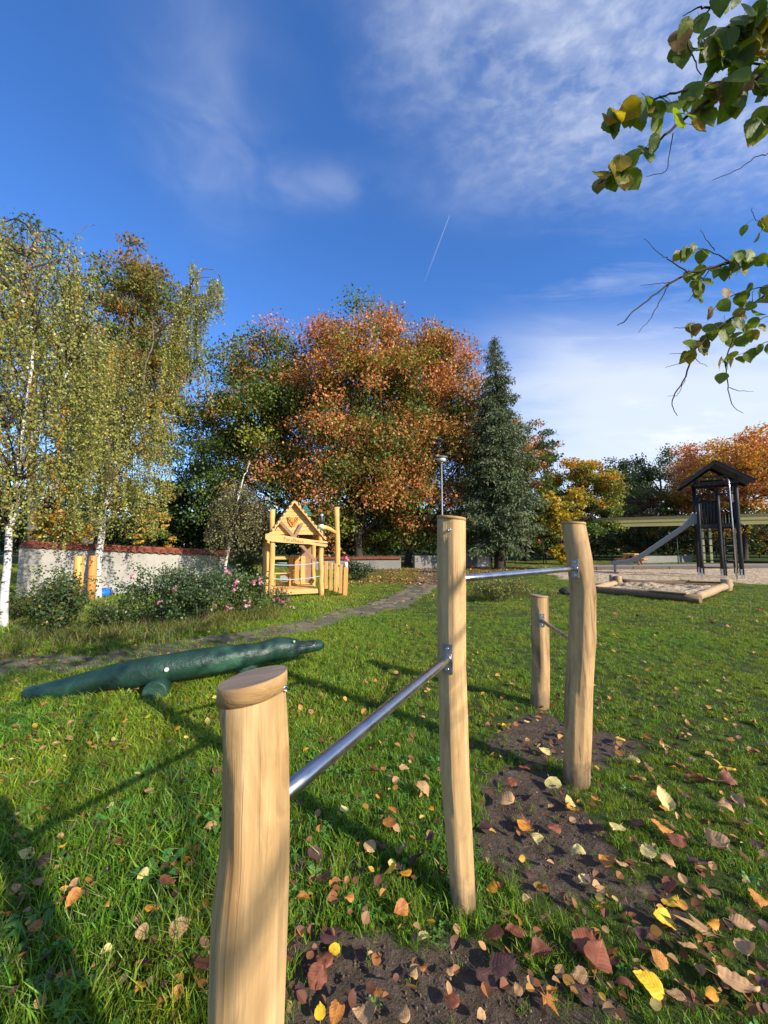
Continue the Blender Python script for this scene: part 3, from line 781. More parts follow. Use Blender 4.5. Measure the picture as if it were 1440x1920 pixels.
make_bar(Y2, cx2, Y3, cx3, zB, zB, .0165, [(1, rr3(zB)), (0, rr2(zB))])
make_bar(Y3, cx3, Y4, cx4, zC, zC - .025, .0165, [(1, rr4(zC)), (0, rr3(zC))])

# ================================================================== the green crocodile log
def build_croc():
    pts_px = [(44, 1304, 3.74, .048), (50, 1302, 3.75, .070), (90, 1296, 3.76, .090), (150, 1284, 3.80, .110), (215, 1268, 3.86, .128), (290, 1257, 3.94, .150), (340, 1247, 4.02, .148), (400, 1238, 4.12, .140), (450, 1231, 4.24, .136),
              (480, 1226, 4.33, .120), (500, 1221, 4.40, .126), (520, 1217, 4.46, .132), (540, 1217, 4.52, .120), (560, 1214, 4.6, .104), (580, 1212, 4.68, .094), (598, 1209.5, 4.76, .084), (603.5, 1209, 4.79, .055)]
    pts = [Vector(at(x, y, D)) for x, y, D, r in pts_px]; rad = [p[3] * .93 for p in pts_px]
    root = thing('crocodile_log', 'dark green carved wooden crocodile log seat lying on the grass', 'crocodile bench', (pts[5].x, pts[5].y, 0))
    off = Vector(root.location); L = [p - off for p in pts]
    # smooth it: resample
    n = 60; ts = np.linspace(0, len(L) - 1, n)
    P = [Vector([float(np.interp(t, range(len(L)), [q[c] for q in L])) for c in range(3)]) for t in ts]
    rr = [float(np.interp(t, range(len(L)), rad)) * (1 + .02 * math.sin(t * 3.1)) for t in ts]
    for _ in range(2): P = [P[0]] + [(P[i - 1] + P[i] * 2 + P[i + 1]) / 4 for i in range(1, n - 1)] + [P[-1]]
    mb = MB(); mb.tube(P, rr, 28)
    for i in range(len(mb.v)):                                     # flatten the snout, round the eye ridge, dent for the mouth
        k = i // 28; a = 2 * PI * (i % 28) / 28; t = ts[min(k, n - 1)]
        if k < n:
            c = P[k]; v = Vector(mb.v[i]); d = v - c
            if t > 13: d.z *= .80
            d *= 1 + .018 * math.sin(5 * a + t * 1.7) + .014 * math.sin(3 * a - t * 2.3)
            v = c + d
            if 10.6 < t < 12.6 and d.z > .3 * rr[k]: v.z += .016 * math.sin((t - 10.6) / 2 * PI)
            mb.v[i] = tuple(v)
    body = mb.build('body', M_CROC, root)
    nrm = Vector((.30, -.95, .0)).normalized()
    axis_d = (P[-1] - P[45]).normalized(); side = Vector((axis_d.y, -axis_d.x, 0)).normalized()
    if side.y > 0: side = -side
    def onsurf(px, py):
        best = min(range(n), key=lambda k: abs(to_px(P[k] + off)[0] - px)); c = P[best]; D = to_px(c + off)[2] - rr[best] * .9
        return Vector(at(px, py, D)) - off, best
    # mouth slit and teeth
    mo = MB(); slit = []
    for px, py in ((553, 1213.5), (562, 1210.5), (572, 1210), (583, 1209), (594, 1206.5), (602, 1206)):
        q, k = onsurf(px, py); slit.append(q + side * .004)
    mo.tube(slit, [.004, .010, .013, .012, .009, .004], 8); mo.build('mouth', M_BLACK, root)
    for px, py, s in ((576.5, 1215.5, 1), (586.5, 1208.5, -1), (590.5, 1211, 1)):
        q, k = onsurf(px, py); q += side * .012; w = .020; h = .038 * s
        t = MB(); a = [q - axis_d * w, q + axis_d * w, q + Vector((0, 0, h))]; b = [p - side * .02 for p in a]
        t.add(a + b, [(0, 1, 2), (5, 4, 3), (0, 3, 4, 1), (1, 4, 5, 2), (2, 5, 3, 0)]); t.build('tooth', M_WHITE, root)
    q, k = onsurf(551, 1203); e = MB(); e.lathe([(.001, -.018), (.013, -.011), (.017, 0), (.013, .011), (.001, .018)], 12, q + side * .002); e.build('eye', M_GREENEY, root)
    q, k = onsurf(312, 1255); e = MB(); e.tube([q - side * -.0, q + side * .012], .021, 16); e.build('plug', plain('plug_grey', (.42, .46, .42), .5, 0, .1, 10, 0), root)
    # two short cross logs carry it
    for px, py, D, px2 in ((289, 1297, 3.70, 300), (466, 1262, 4.22, 480)):
        a = Vector(at(px, py, D)) - off; a.z = .068; b = a + Vector((-.22, .62, 0)); 
        s = MB(); s.tube([a, a.lerp(b, .06), a.lerp(b, .5), b], [.098, .112, .112, .10], 20); s.build('support_log', M_CROC, root)
build_croc()

# ================================================================== the playhouse
def ring_poly(n, r, ph=0): return [(r * math.cos(2 * PI * i / n + ph), r * math.sin(2 * PI * i / n + ph)) for i in range(n)]
HA = R(20)
HO = G(508, 1123.5)                                         # foot of the left front post
house = thing('playhouse', 'small open wooden playhouse with gabled roof and name board', 'playhouse', (HO[0], HO[1], 0), HA)
HW, HD = 1.36, 1.30
def house_px(px, py, dy):
    """pixel -> local (x, z) on the plane that lies dy behind the house front"""
    r = ray(px, py); c, s = math.cos(HA), math.sin(HA)
    nrm = np.array([-s, c, 0]); p0 = np.array([HO[0], HO[1], 0]) + nrm * dy
    t = ((p0 - np.array([0, 0, H])) @ nrm) / (r @ nrm); w = np.array([0, 0, H]) + r * t - np.array([HO[0], HO[1], 0])
    return w[0] * c + w[1] * s, w[2]
def hlog(name, a, b, r, m, parent=house, n=14, bend=.012, taper=.95, cap=True):
    rng = random.Random(hash((round(a[0], 2), round(b[2], 2))) % 999); A, B = Vector(a), Vector(b); k = 8
    pts = [A.lerp(B, i / k) + Vector((rng.uniform(-bend, bend), rng.uniform(-bend, bend), 0)) * (0 if i in (0, k) else 1) for i in range(k + 1)]
    mb = MB(); mb.tube(pts, [r * (1 + (taper - 1) * i / k) * rng.uniform(.97, 1.03) for i in range(k + 1)], n); return mb.build(name, m, parent)
_, zt = house_px(505, 955, 0); hlog('post', (0, 0, -.02), (-.01, 0, zt), .075, W_YEL_Z)
hlog('post', (HW, 0, -.02), (HW - .03, .02, 1.86), .075, W_YEL_Z)
hlog('post', (-.10, .42, -.02), (-.13, .42, 1.72), .085, W_YEL_Z)
hlog('post', (0, HD, -.02), (0, HD, 1.95), .07, W_YEL_Z)
hlog('post', (HW, HD, -.02), (HW, HD, 1.9), .07, W_YEL_Z)
# platform: boards run across the front
for i in range(9):
    mb = MB(); mb.box((HW / 2, .10 + i * .145, .215), (HW - .12, .135, .03), None, .004, .002); mb.build('floor_board', W_YEL_X, house)
for y in (.03, HD - .03):
    mb = MB(); mb.beam((.05, y, .145), (HW - .05, y + .01, .155), .045, .10); mb.build('floor_beam', W_YEL_X, house)
# gable of horizontal boards
ax, az = house_px(551, 941, .05)
zl, zr, zb = 1.80, 1.74, 1.745
def gable(y, name, m):
    rows = 8; z0 = zb; hh = (az - .05 - zb) / rows
    for i in range(rows):
        za, zc = z0 + i * hh, z0 + (i + 1) * hh - .006
        xl = lambda z: .02 + (ax - .02) * max(0, (z - zb)) / (az - zb); xr = lambda z: HW - (HW - ax) * max(0, (z - zb)) / (az - zb)
        y0 = y + random.uniform(-.004, .004)
        mb = MB(); poly = [(xl(za), za), (xr(za), za), (xr(zc), zc), (xl(zc), zc)]
        mb.prism(poly, lambda a, b: (a, y0, b), lambda a, b: (a, y0 + .03, b)); mb.build(name, m, house)
gable(.06, 'gable_board', W_YEL_X); gable(HD - .02, 'gable_board', W_YEL_X)
# roof: boards run back along the ridge, lapped, with a wavy front edge
def roof_side(sign, n):
    ex, ez = (-.09, 1.70) if sign < 0 else (HW + .10, 1.60)
    E, A = Vector((ex, 0, ez)), Vector((ax, 0, az)); d = (A - E); L = d.length; d.normalize(); nr = Vector((-d.z, 0, d.x)); nr = nr if nr.z > 0 else -nr
    for i in range(n):
        f0, f1 = i / n, (i + 1) / n; c0, c1 = E + d * L * f0, E + d * (L * f1 + .02)
        y0 = -.10 + random.uniform(-.015, .015); y1 = HD + .12
        th = .026
        V = [c0 + nr * .034, c1 + nr * .014, c1 + nr * (.014 + th), c0 + nr * (.034 + th)]
        vs_ = [(p.x, y0, p.z) for p in V] + [(p.x, y1, p.z) for p in V]
        mb = MB(); mb.add(vs_, [(0, 1, 2, 3), (7, 6, 5, 4), (0, 4, 5, 1), (1, 5, 6, 2), (2, 6, 7, 3), (3, 7, 4, 0)])
        o = mb.build('roof_board', W_ROOF, house)
        # the sawn end and underside stay pale: a thin batten in fresh wood under each board end
        b = MB(); q0, q1 = c0 + nr * .018, c1 + nr * .004
        e0, e1 = q0 - nr * (.03 + .008 * (i % 2)), q1 - nr * .03
        vs_ = [(p.x, y0 - .006, p.z) for p in (q0, q1, e1, e0)] + [(p.x, HD + .10, p.z) for p in (q0, q1, e1, e0)]
        b.add(vs_, [(0, 1, 2, 3), (7, 6, 5, 4), (0, 4, 5, 1), (1, 5, 6, 2), (2, 6, 7, 3), (3, 7, 4, 0)]); b.build('roof_lining', W_YEL_X, house)
        w = MB(); w.tube([(c0 + d * L / n * .5 + nr * .012 - Vector((0, .118, 0)))[:], (c0 + d * L / n * .5 + nr * .012 + Vector((0, -.08, 0)))[:]], L / n * .27, 8); w.build('barge_scallop', W_YEL_X, house)
roof_side(-1, 9); roof_side(1, 10)
# the forked name board
sx0, sz0 = house_px(497.5, 1006.5, -.09); sx1, sz1 = house_px(614, 1020, -.09)
def build_sign():
    mb = MB(); pl = []
    L = sx1 - sx0
    top = [(0, .075), (.05, .105), (.12, .12), (.3, .095), (.5, .075), (.75, .065), (.9, .07), (.97, .075), (1, .055)]
    slot = [(1, .030), (.97, .015), (.8, .012), (.72, .0)]; slot2 = [(.8, -.004), (.97, -.012), (1, -.028)]
    bot = [(1, -.06), (.97, -.08), (.9, -.085), (.7, -.065), (.5, -.085), (.3, -.10), (.12, -.11), (.05, -.10), (0, -.06)]
    base = lambda f: (sx0 + L * f, sz0 + (sz1 - sz0) * f)
    poly = [(base(f)[0], base(f)[1] + d) for f, d in top + slot + slot2 + bot]
    n = len(poly); mb.prism(poly, lambda a, b: (a, -.12, b), lambda a, b: (a, -.072, b))
    me = mb.mesh('name_board'); bm = bmesh.new(); bm.from_mesh(me); bmesh.ops.triangulate(bm, faces=[f for f in bm.faces if len(f.verts) > 4]); bm.to_mesh(me); bm.free()
    o = link('name_board', me, W_YEL_X, house)
    # burnt lettering: F o r s t h a u s, drawn as strokes
    S = {'F': [[(0, 0), (.02, 1)], [(.02, .97), (.55, 1.02)], [(.01, .55), (.4, .57)]],
         'o': [[(.28 + .24 * math.cos(a), .27 + .27 * math.sin(a)) for a in np.linspace(0, 6.283, 13)]],
         'r': [[(.05, 0), (.05, .55)], [(.05, .36), (.2, .52), (.36, .55)]],
         's': [[(.44, .48), (.28, .56), (.10, .46), (.16, .32), (.36, .24), (.42, .12), (.28, 0), (.06, .06)]],
         't': [[(.2, 1.0), (.2, .1), (.3, 0)], [(0, .66), (.42, .68)]],
         'h': [[(.05, 0), (.05, 1.05)], [(.05, .38), (.2, .54), (.36, .5), (.42, .32), (.42, 0)]],
         'a': [[(.44, .44), (.28, .55), (.08, .42), (.06, .16), (.2, 0), (.36, .08), (.44, .3)], [(.44, .55), (.46, .0)]],
         'u': [[(.05, .54), (.06, .16), (.2, 0), (.36, .06), (.44, .25)], [(.44, .54), (.46, 0)]]}
    x = sx0 + L * .290; hgt = .105; tl = math.atan2(sz1 - sz0, L)
    adv = {'F': .5, 'o': .56, 'r': .42, 's': .46, 't': .44, 'h': .52, 'a': .54, 'u': .54}
    for ch in 'Forsthaus':
        lt = MB()
        for st in S[ch]:
            pts = []
            for a, b in st:
                xx = x + a * hgt * .88; f = (xx - sx0) / L; pts.append((xx, -.1215, sz0 + (sz1 - sz0) * f - .052 + b * hgt))
            lt.tube(pts, .0052, 6)
        lt.build('letter', M_BURNT, o); x += adv[ch] * hgt * 1.16
build_sign()
# braces: a long one from the gable down to the right post, a short one crossing it
for (pa, pb, y) in (((526, 979), (592, 1052), -.035), ((566, 981), (552.5, 1007), -.03)):
    a = house_px(*pa, y); b = house_px(*pb, y); mb = MB(); mb.beam((a[0], y, a[1]), (b[0], y, b[1]), .035, .085, (0, -1, 0) if False else (1, 0, 1)); mb.build('brace', W_BRACE, house)
# deer head plaque
def plaque():
    c = house_px(548.5, 978, .05); cx_, cz = c; y = .045
    sh = [(0, -.155), (-.05, -.12), (-.11, -.02), (-.145, .08), (-.15, .13), (-.10, .115), (0, .10), (.10, .115), (.15, .13), (.145, .08), (.11, -.02), (.05, -.12)]
    mb = MB(); mb.prism([(cx_ + a, cz + b) for a, b in sh], lambda a, b: (a, y - .012, b), lambda a, b: (a, y + .018, b)); o = mb.build('trophy_plaque', M_ORANGE, house)
    an = MB()
    for s in (-1, 1):
        an.tube([(cx_ + s * .02, y - .018, cz - .04), (cx_ + s * .07, y - .02, cz - .0), (cx_ + s * .105, y - .02, cz + .06), (cx_ + s * .085, y - .02, cz + .125)], .0085, 6)
        an.tube([(cx_ + s * .07, y - .02, cz + .0), (cx_ + s * .05, y - .02, cz + .075)], .007, 6)
        an.tube([(cx_ + s * .10, y - .02, cz + .045), (cx_ + s * .14, y - .02, cz + .10)], .007, 6)
    an.build('antlers', plain('antler_dark_red', (.16, .045, .015), .6, 0, .2, 20, 0), o)
    hd = MB(); hd.lathe([(.004, -.115), (.022, -.10), (.03, -.06), (.038, -.03), (.03, -.005), (.004, .005)], 10, (cx_, y - .016, cz), 1, .5)
    hd.lathe([(.003, -.012), (.018, 0), (.003, .012)], 8, (cx_ - .05, y - .016, cz - .015), 1.2, .4); hd.lathe([(.003, -.012), (.018, 0), (.003, .012)], 8, (cx_ + .05, y - .016, cz - .015), 1.2, .4)
    hd.build('deer_head', plain('deer_brown', (.36, .11, .03), .6, 0, .2, 20, 0), o)
    rim = MB(); pts = [(cx_ + a, y - .013, cz + b) for a, b in sh + sh[:1]]; rim.tube(pts, .006, 6); rim.build('plaque_rim', plain('rim_dark_red', (.14, .035, .012), .6, 0, .2, 20, 0), o)
plaque()
# back wall: rails, three upright boards, bench and a slate
yb = HD - .06
for z in (.30, 1.06):
    mb = MB(); mb.beam((.05, yb, z), (HW - .05, yb, z), .04, .09); mb.build('back_rail', W_YEL_X, house)
for i, (px, m) in enumerate(((545.5, W_ORG_Z), (556.5, W_ORG_Z), (568, W_YEL_Z))):
    x, _ = house_px(px, 1070, yb - .04); mb = MB(); mb.box((x, yb - .045, .68), (.135, .028, .86), None, .008, .003); mb.build('back_board', m, house)
mb = MB(); mb.box((.36, yb - .22, .62), (.52, .34, .035), None, .005); mb.build('bench_seat', W_YEL_X, house)
mb = MB(); mb.box((.36, yb - .05, .86), (.34, .012, .13), None, .004); mb.build('painted_panel', plain('blue_grey_panel', (.22, .34, .36), .6, 0, .6, 22, 0), house)
mb = MB(); mb.box((.43, yb - .30, .50), (.22, .02, .26), Matrix.Rotation(R(-8), 3, 'X'), .006); mb.build('slate', plain('grey_slate', (.24, .24, .21), .7, 0, .35, 16, 0), house)
for x in (.16, .60):
    mb = MB(); mb.box((x, yb - .22, .42), (.05, .28, .36), None, .004); mb.build('bench_leg', W_ORG_Z, house)
mb = MB(); mb.box((HW - .24, yb - .03, 1.15), (.30, .03, 1.7), None, .006); mb.build('back_board', W_BRACE, house)
for zz, sag in ((.93, .05), (.55, .06)):
    mb = MB(); mb.tube([(HW * f, -.03 if f in (0, 1) else -.02, zz - sag * 4 * f * (1 - f) + .04 * f) for f in np.linspace(0, 1, 13)], .014, 8); mb.build('rope', M_ROPE, house)
# dark left side of upright boards with a small lean-to roof
for i in range(7):
    mb = MB(); mb.box((-.17, .62 + i * .11, .80), (.025, .102, 1.52), None, .004, .003); mb.build('side_board', W_BRACE, house)
for i in range(6):
    mb = MB(); mb.beam((-.40 + .06 * i, .30, 1.55 + .034 * i), (-.40 + .06 * i, 1.42, 1.58 + .034 * i), .075, .022); mb.build('lean_to_board', W_ROOF, house)
mb = MB(); mb.box((-.21, .70, 1.25), (.012, .10, .26), None, .002); mb.build('notice', M_WHITE, house)
# green shingled turret behind the right roof slope
def turret():
    tx, tz = house_px(572, 968, .55); y = .55; mb = MB(); mb.box((tx + .01, y, tz - .16), (.15, .15, .36), None, .006); o = mb.build('turret', W_YEL_Z, house)
    n = 5; hh = .345 / n
    for i in range(n):
        w0 = .165 * (1 - i / (n + .4)) + .02; w1 = .165 * (1 - (i + 1.45) / (n + .8)) + .012; z0 = tz + i * hh; z1 = z0 + hh * 1.05
        vs_ = [(tx + sx * w0 * (1.1 if s < 0 else 1.0), y + s * w0, z0) for sx, s in ((-1, -1), (1, -1), (1, 1), (-1, 1))] + [(tx + sx * w1, y + s * w1, z1) for sx, s in ((-1, -1), (1, -1), (1, 1), (-1, 1))]
        b = MB(); b.add(vs_, [(0, 1, 5, 4), (1, 2, 6, 5), (2, 3, 7, 6), (3, 0, 4, 7), (4, 5, 6, 7), (3, 2, 1, 0)]); b.build('shingle_course', M_DGREEN, o)
turret()
mb = MB(); mb.add([(HW - .12, -.08, 1.90), (HW + .10, -.08, 1.86), (HW + .10, .10, 1.86), (HW - .12, .10, 1.90), (HW - .15, -.02, 2.02), (HW - .15, .06, 2.02)], [(3, 2, 1, 0), (0, 1, 4), (1, 2, 5, 4), (2, 3, 5), (3, 0, 4, 5)]); mb.build('post_roof', M_DGREEN, house)
# tall pole on the right with a branch reaching back to the house
px0, _ = house_px(634, 1085, .75); _, pzt = house_px(628, 951, .75)
hlog('pole', (px0, .75, -.02), (px0 - .07, .75, pzt), .085, W_YEL_Z)
mb = MB(); mb.tube([(px0 - .07, .75, pzt), (px0 - .07, .75, pzt + .035)], .075, 12); mb.build('pole_cap', M_BLACK, house)
b0 = house_px(629, 999, .72); b1 = house_px(610, 989, .4); b2 = house_px(592, 989.5, .15)
mb = MB(); mb.tube([(b0[0], .74, b0[1]), ((b0[0] + b1[0]) / 2, .58, (b0[1] + b1[1]) / 2 + .02), (b1[0], .4, b1[1]), (b2[0], .15, b2[1])], [.06, .065, .066, .06], 14); mb.build('branch_arm', W_YEL_X, house)
# the ramp rail of slats in front of the pole
fa = house_px(603, 1062, -.02); fb = house_px(638, 1071, -.30)
for zz, dz in ((0, 0), (1, 0)):
    a = (HW + .06, .0, .93 if zz == 0 else .30); b = (HW + .52, -.25, .86 if zz == 0 else .20)
    mb = MB(); mb.beam(a, b, .035, .075); mb.build('fence_rail', W_YEL_X, house)
for i in range(4):
    f = .12 + i * .27; x, y = HW + .06 + .46 * f, -.25 * f - .035; zt_, zb_ = 1.0 - .10 * f, .24 - .14 * f
    mb = MB(); mb.box((x, y, (zt_ + zb_) / 2), (.088, .026, zt_ - zb_), Matrix.Rotation(-.5, 3, 'Z'), .008, .004); mb.build('fence_slat', W_YEL_Z, house)

# carved bird on the branch
def carved_owl():
    p = house_px(602.5, 988, .30); c, s = math.cos(HA), math.sin(HA); x, y = p[0], .30
    w = (HO[0] + x * c - y * s, HO[1] + x * s + y * c, p[1])
    o = thing('owl_figure', 'small dark carved owl with white face perched on the house branch', 'owl figure', w, HA)
    mb = MB(); mb.lathe([(.05, 0), (.075, .02), (.07, .06), (.045, .075)], 14); mb.build('base', M_WHITE, o)
    mb = MB(); mb.lathe([(.03, .06), (.06, .09), (.082, .16), (.08, .22), (.06, .29), (.052, .31), (.068, .34), (.072, .38), (.055, .42), (.02, .435)], 16, (0, 0, 0), 1, .9); mb.build('body', M_BLACK, o)
    mb = MB(); mb.lathe([(.004, -.05), (.042, -.02), (.048, .01), (.03, .045), (.004, .05)], 12, (0, -.042, .345), 1, .55); mb.build('face', M_WHITE, o)
    for sx in (-1, 1):
        mb = MB(); mb.lathe([(.002, -.10), (.028, -.05), (.034, .03), (.002, .09)], 8, (sx * .07, .0, .20), .7, 1.4); mb.build('wing', plain('wing_brown', (.07, .05, .045), .6, 0, .3, 20, .1), o)
        mb = MB(); mb.lathe([(.02, 0), (.014, .02), (.002, .05)], 6, (sx * .042, 0, .405)); mb.build('ear_tuft', M_BLACK, o)
        mb = MB(); mb.lathe([(.002, -.012), (.012, 0), (.002, .012)], 8, (sx * .02, -.068, .355)); mb.build('eye', M_BLACK, o)
    mb = MB(); mb.lathe([(.001, -.02), (.010, .012), (.002, .016)], 6, (0, -.072, .335)); mb.build('beak', M_ORANGE, o)
    mb = MB(); mb.box((0, .0, .425), (.15, .13, .018), None, .006); mb.build('hat_brim', M_BLACK, o)
carved_owl()

def flower_post():
    g = G(647, 1118); o = thing('flower_post', 'square wooden post topped by a white neck and pink carved flower', 'carved post', tuple(g), R(15))
    mb = MB(); mb.box((0, 0, .40), (.125, .125, .84), Matrix.Rotation(R(2), 3, 'Y'), .008, .002); mb.build('post', W_ORG_Z, o)
    mb = MB(); mb.lathe([(.05, .80), (.052, .92), (.042, .965), (.02, .97)], 14, (.02, 0, .0)); mb.build('neck', M_WHITE, o)
    for i in range(7):
        a = i * 6.283 / 7; r = .065 if i % 2 else .05
        mb = MB(); mb.lathe([(.004, -.035), (.042, -.012), (.046, .012), (.02, .04), (.003, .045)], 8, (.02 + r * math.cos(a), r * math.sin(a), 1.02 + .02 * (i % 3)), 1, 1); mb.build('petal', M_PINK, o)
    mb = MB(); mb.lathe([(.004, -.03), (.045, 0), (.035, .04), (.003, .055)], 10, (.02, 0, 1.08)); mb.build('petal', M_PINK, o)
flower_post()

# ================================================================== slide tower, sandbox, picnic table, canopy on the right
TA = -math.atan2(.55, .835)
TO = Vector((14.73, 18.55, 0)); tw = 1.38
tower = thing('slide_tower', 'tall black wooden play tower with gable roof, ladder and metal slide', 'slide tower', tuple(TO), TA)
def t_log(name, a, b, r, n=12): mb = MB(); mb.tube([Vector(a).lerp(Vector(b), i / 4) for i in range(5)], r, n); return mb.build(name, W_BLACK, tower)
ZT, ZP = 4.42, 2.42
for x, y, zt in ((0, tw, ZT), (tw, 0, ZT), (tw, tw, ZT), (0, 0, 3.68), (.72, -.02, 3.98), (.98, tw, 2.95)):
    p = t_log('post', (x, y, .12 if (x, y) != (.98, tw) else 0), (x - .0, y, zt), .085 if zt > 4 else .075)
    if (x, y) != (.98, tw):
        mb = MB(); mb.box((x + .075, y - .04, .17), (.012, .07, .42), None, .002); mb.box((x - .02, y - .085, .17), (.07, .010, .42), None, .002); mb.build('post_foot', M_STEEL, p)
# gable roof, ridge running back
def tower_roof():
    ov, ex = .62, .35; zr_, ze = 5.30, 4.30; mid = tw / 2
    for s in (-1, 1):
        n = 7
        for i in range(n):
            f0, f1 = i / n, (i + 1) / n; W = mid + ov
            xa, xb = mid + s * W * (1 - f0), mid + s * W * (1 - f1); za, zb_ = ze + (zr_ - ze) * f0, ze + (zr_ - ze) * f1
            mb = MB(); vs_ = [(xa, -ex, za), (xb, -ex, zb_), (xb, -ex, zb_ + .045), (xa, -ex, za + .055), (xa, tw + ex, za), (xb, tw + ex, zb_), (xb, tw + ex, zb_ + .045), (xa, tw + ex, za + .055)]
            mb.add(vs_, [(0, 1, 2, 3), (7, 6, 5, 4), (0, 4, 5, 1), (1, 5, 6, 2), (2, 6, 7, 3), (3, 7, 4, 0)]); mb.build('roof_board', W_BLACK, tower)
        for y in (-ex + .03, tw + ex - .03):
            mb = MB(); mb.beam((mid + s * (mid + ov), y, ze - .06), (mid, y, zr_ - .06), .05, .15, (0, 0, 1)); mb.build('barge_board', W_BLACK, tower)
    for y in (0, tw):
        mb = MB(); mb.beam((-.1, y - .1, ZT - .12), (tw + .1, y - .1, ZT - .12), .06, .13); mb.build('tie_beam', W_BLACK, tower)
        mb = MB(); mb.beam((.25, y - .1, ZT + .16), (tw - .25, y - .1, ZT + .16), .06, .08); mb.build('tie_beam', W_BLACK, tower)
    for x in (0, tw):
        mb = MB(); mb.beam((x, -.2, ZT), (x, tw + .2, ZT), .10, .12); mb.build('purlin', W_BLACK, tower)
tower_roof()
for i in range(9):
    mb = MB(); mb.box((tw / 2, .07 + i * .163, ZP), (tw + .12, .155, .05), None, .004); mb.build('deck_board', W_BLACK, tower)
for y in (-.02, tw):
    mb = MB(); mb.beam((-.12, y, ZP - .09), (tw + .12, y, ZP - .09), .07, .15); mb.build('deck_beam', W_BLACK, tower)
for x in (0, tw):
    mb = MB(); mb.beam((x, -.1, ZP - .09), (x, tw + .1, ZP - .09), .07, .15); mb.build('deck_beam', W_BLACK, tower)
for i in range(6): t_log('palisade_log', (.10 + i * .115, .02, ZP + .02), (.10 + i * .115, .02, ZP + 1.06 + .02 * math.sin(i * 3)), .056, 10)
for i in range(7): t_log('palisade_log', (tw, .22 + i * .165, ZP + .02), (tw, .22 + i * .165, ZP + 1.0), .07, 10)
for i in range(7): t_log('palisade_log', (.55 + i * .13, tw, ZP + .02), (.55 + i * .13, tw, ZP + .55), .055, 10)
t_log('hand_rail', (0, 0, ZP + 1.30), (tw, 0, ZP + 1.38), .035)
t_log('hand_rail', (.02, tw - .05, ZP + 1.2), (tw, tw, ZP + 1.2), .04)
for i in range(6): t_log('rung', (-.03, .0, .42 + i * .335), (.75, -.02, .42 + i * .335), .026, 8)
for i in range(6): t_log('rung', (.70, .0, .42 + i * .335), (tw - .2, .30, .42 + i * .335), .024, 8)
for x in (tw + .0, tw * .98):
    mb = MB(); mb.box((tw + .09, tw * .55, ZP + 1.05 + (.45 if x == tw else 0)), (.012, .05, .40), None, .002); mb.build('strap_plate', M_STEEL, tower)
mb = MB(); mb.tube([(1.02, -.12, ZT - .05), (1.06, -.42, ZT + .02), (1.08, -.55, ZT - .10), (1.09, -.57, ZT - .5), (1.10, -.60, 2.4), (1.12, -.62, -.02)], .026, 12); mb.build('fire_pole', M_STEEL, tower)

def slide():
    top = Vector((.0, tw * .55, 0)); prof = [(0, 2.52), (.20, 2.50), (.38, 2.36), (.78, 2.02), (1.55, 1.42), (2.30, .84), (2.7, .60), (3.0, .50), (3.4, .45), (3.66, .44)]
    side = [(.0, 2.98), (.16, 2.95), (.32, 2.70), (.55, 2.42), (.78, 2.24), (1.55, 1.64), (2.30, 1.05), (2.7, .80), (3.0, .69), (3.4, .62), (3.66, .60)]
    d = Vector((-1, .10, 0)).normalized(); w = Vector((-d.y, d.x, 0))
    rs = np.linspace(0, 3.66, 40); zf = np.interp(rs, [p[0] for p in prof], [p[1] for p in prof]); zs_ = np.interp(rs, [p[0] for p in side], [p[1] for p in side])
    bed = MB(); vs_ = []
    for r_, z in zip(rs, zf):
        c = top + d * r_
        for q, zz in ((-.24, z), (.24, z), (.24, z - .012), (-.24, z - .012)): vs_.append((c.x + w.x * q, c.y + w.y * q, zz))
    fs = [(4 * i + k, 4 * i + (k + 1) % 4, 4 * i + 4 + (k + 1) % 4, 4 * i + 4 + k) for i in range(39) for k in range(4)] + [(0, 1, 2, 3), (159, 158, 157, 156)]
    bed.add(vs_, fs, True); o = bed.build('slide', M_SLIDE, tower)
    for q in (-.25, .25):
        mb = MB(); vs_ = []
        for r_, z, zz in zip(rs, zf, zs_):
            c = top + d * r_ + w * q
            for e, h in ((-.008, z - .05), (.008, z - .05), (.008, zz), (-.008, zz)): vs_.append((c.x + w.x * e, c.y + w.y * e, h))
        mb.add(vs_, fs, False); mb.build('side_wall', M_SLIDE, o)
        mb = MB(); mb.tube([(top + d * r_ + w * q + Vector((0, 0, zz)))[:] for r_, zz in zip(rs, zs_)], .020, 8); mb.build('hand_rim', M_STEEL, o)
    c = top + d * 3.58; mb = MB(); mb.box((c.x, c.y, .24), (.10, .46, .42), None, .02); mb.build('slide_foot', M_SLIDE, o)
    c = top + d * 3.68; mb = MB(); mb.tube([(c + w * q + Vector((0, 0, z)))[:] for q, z in ((-.25, .60), (-.2, .47), (.2, .47), (.25, .60))], .03, 8); mb.build('slide_lip', M_SLIDE, o)
slide()

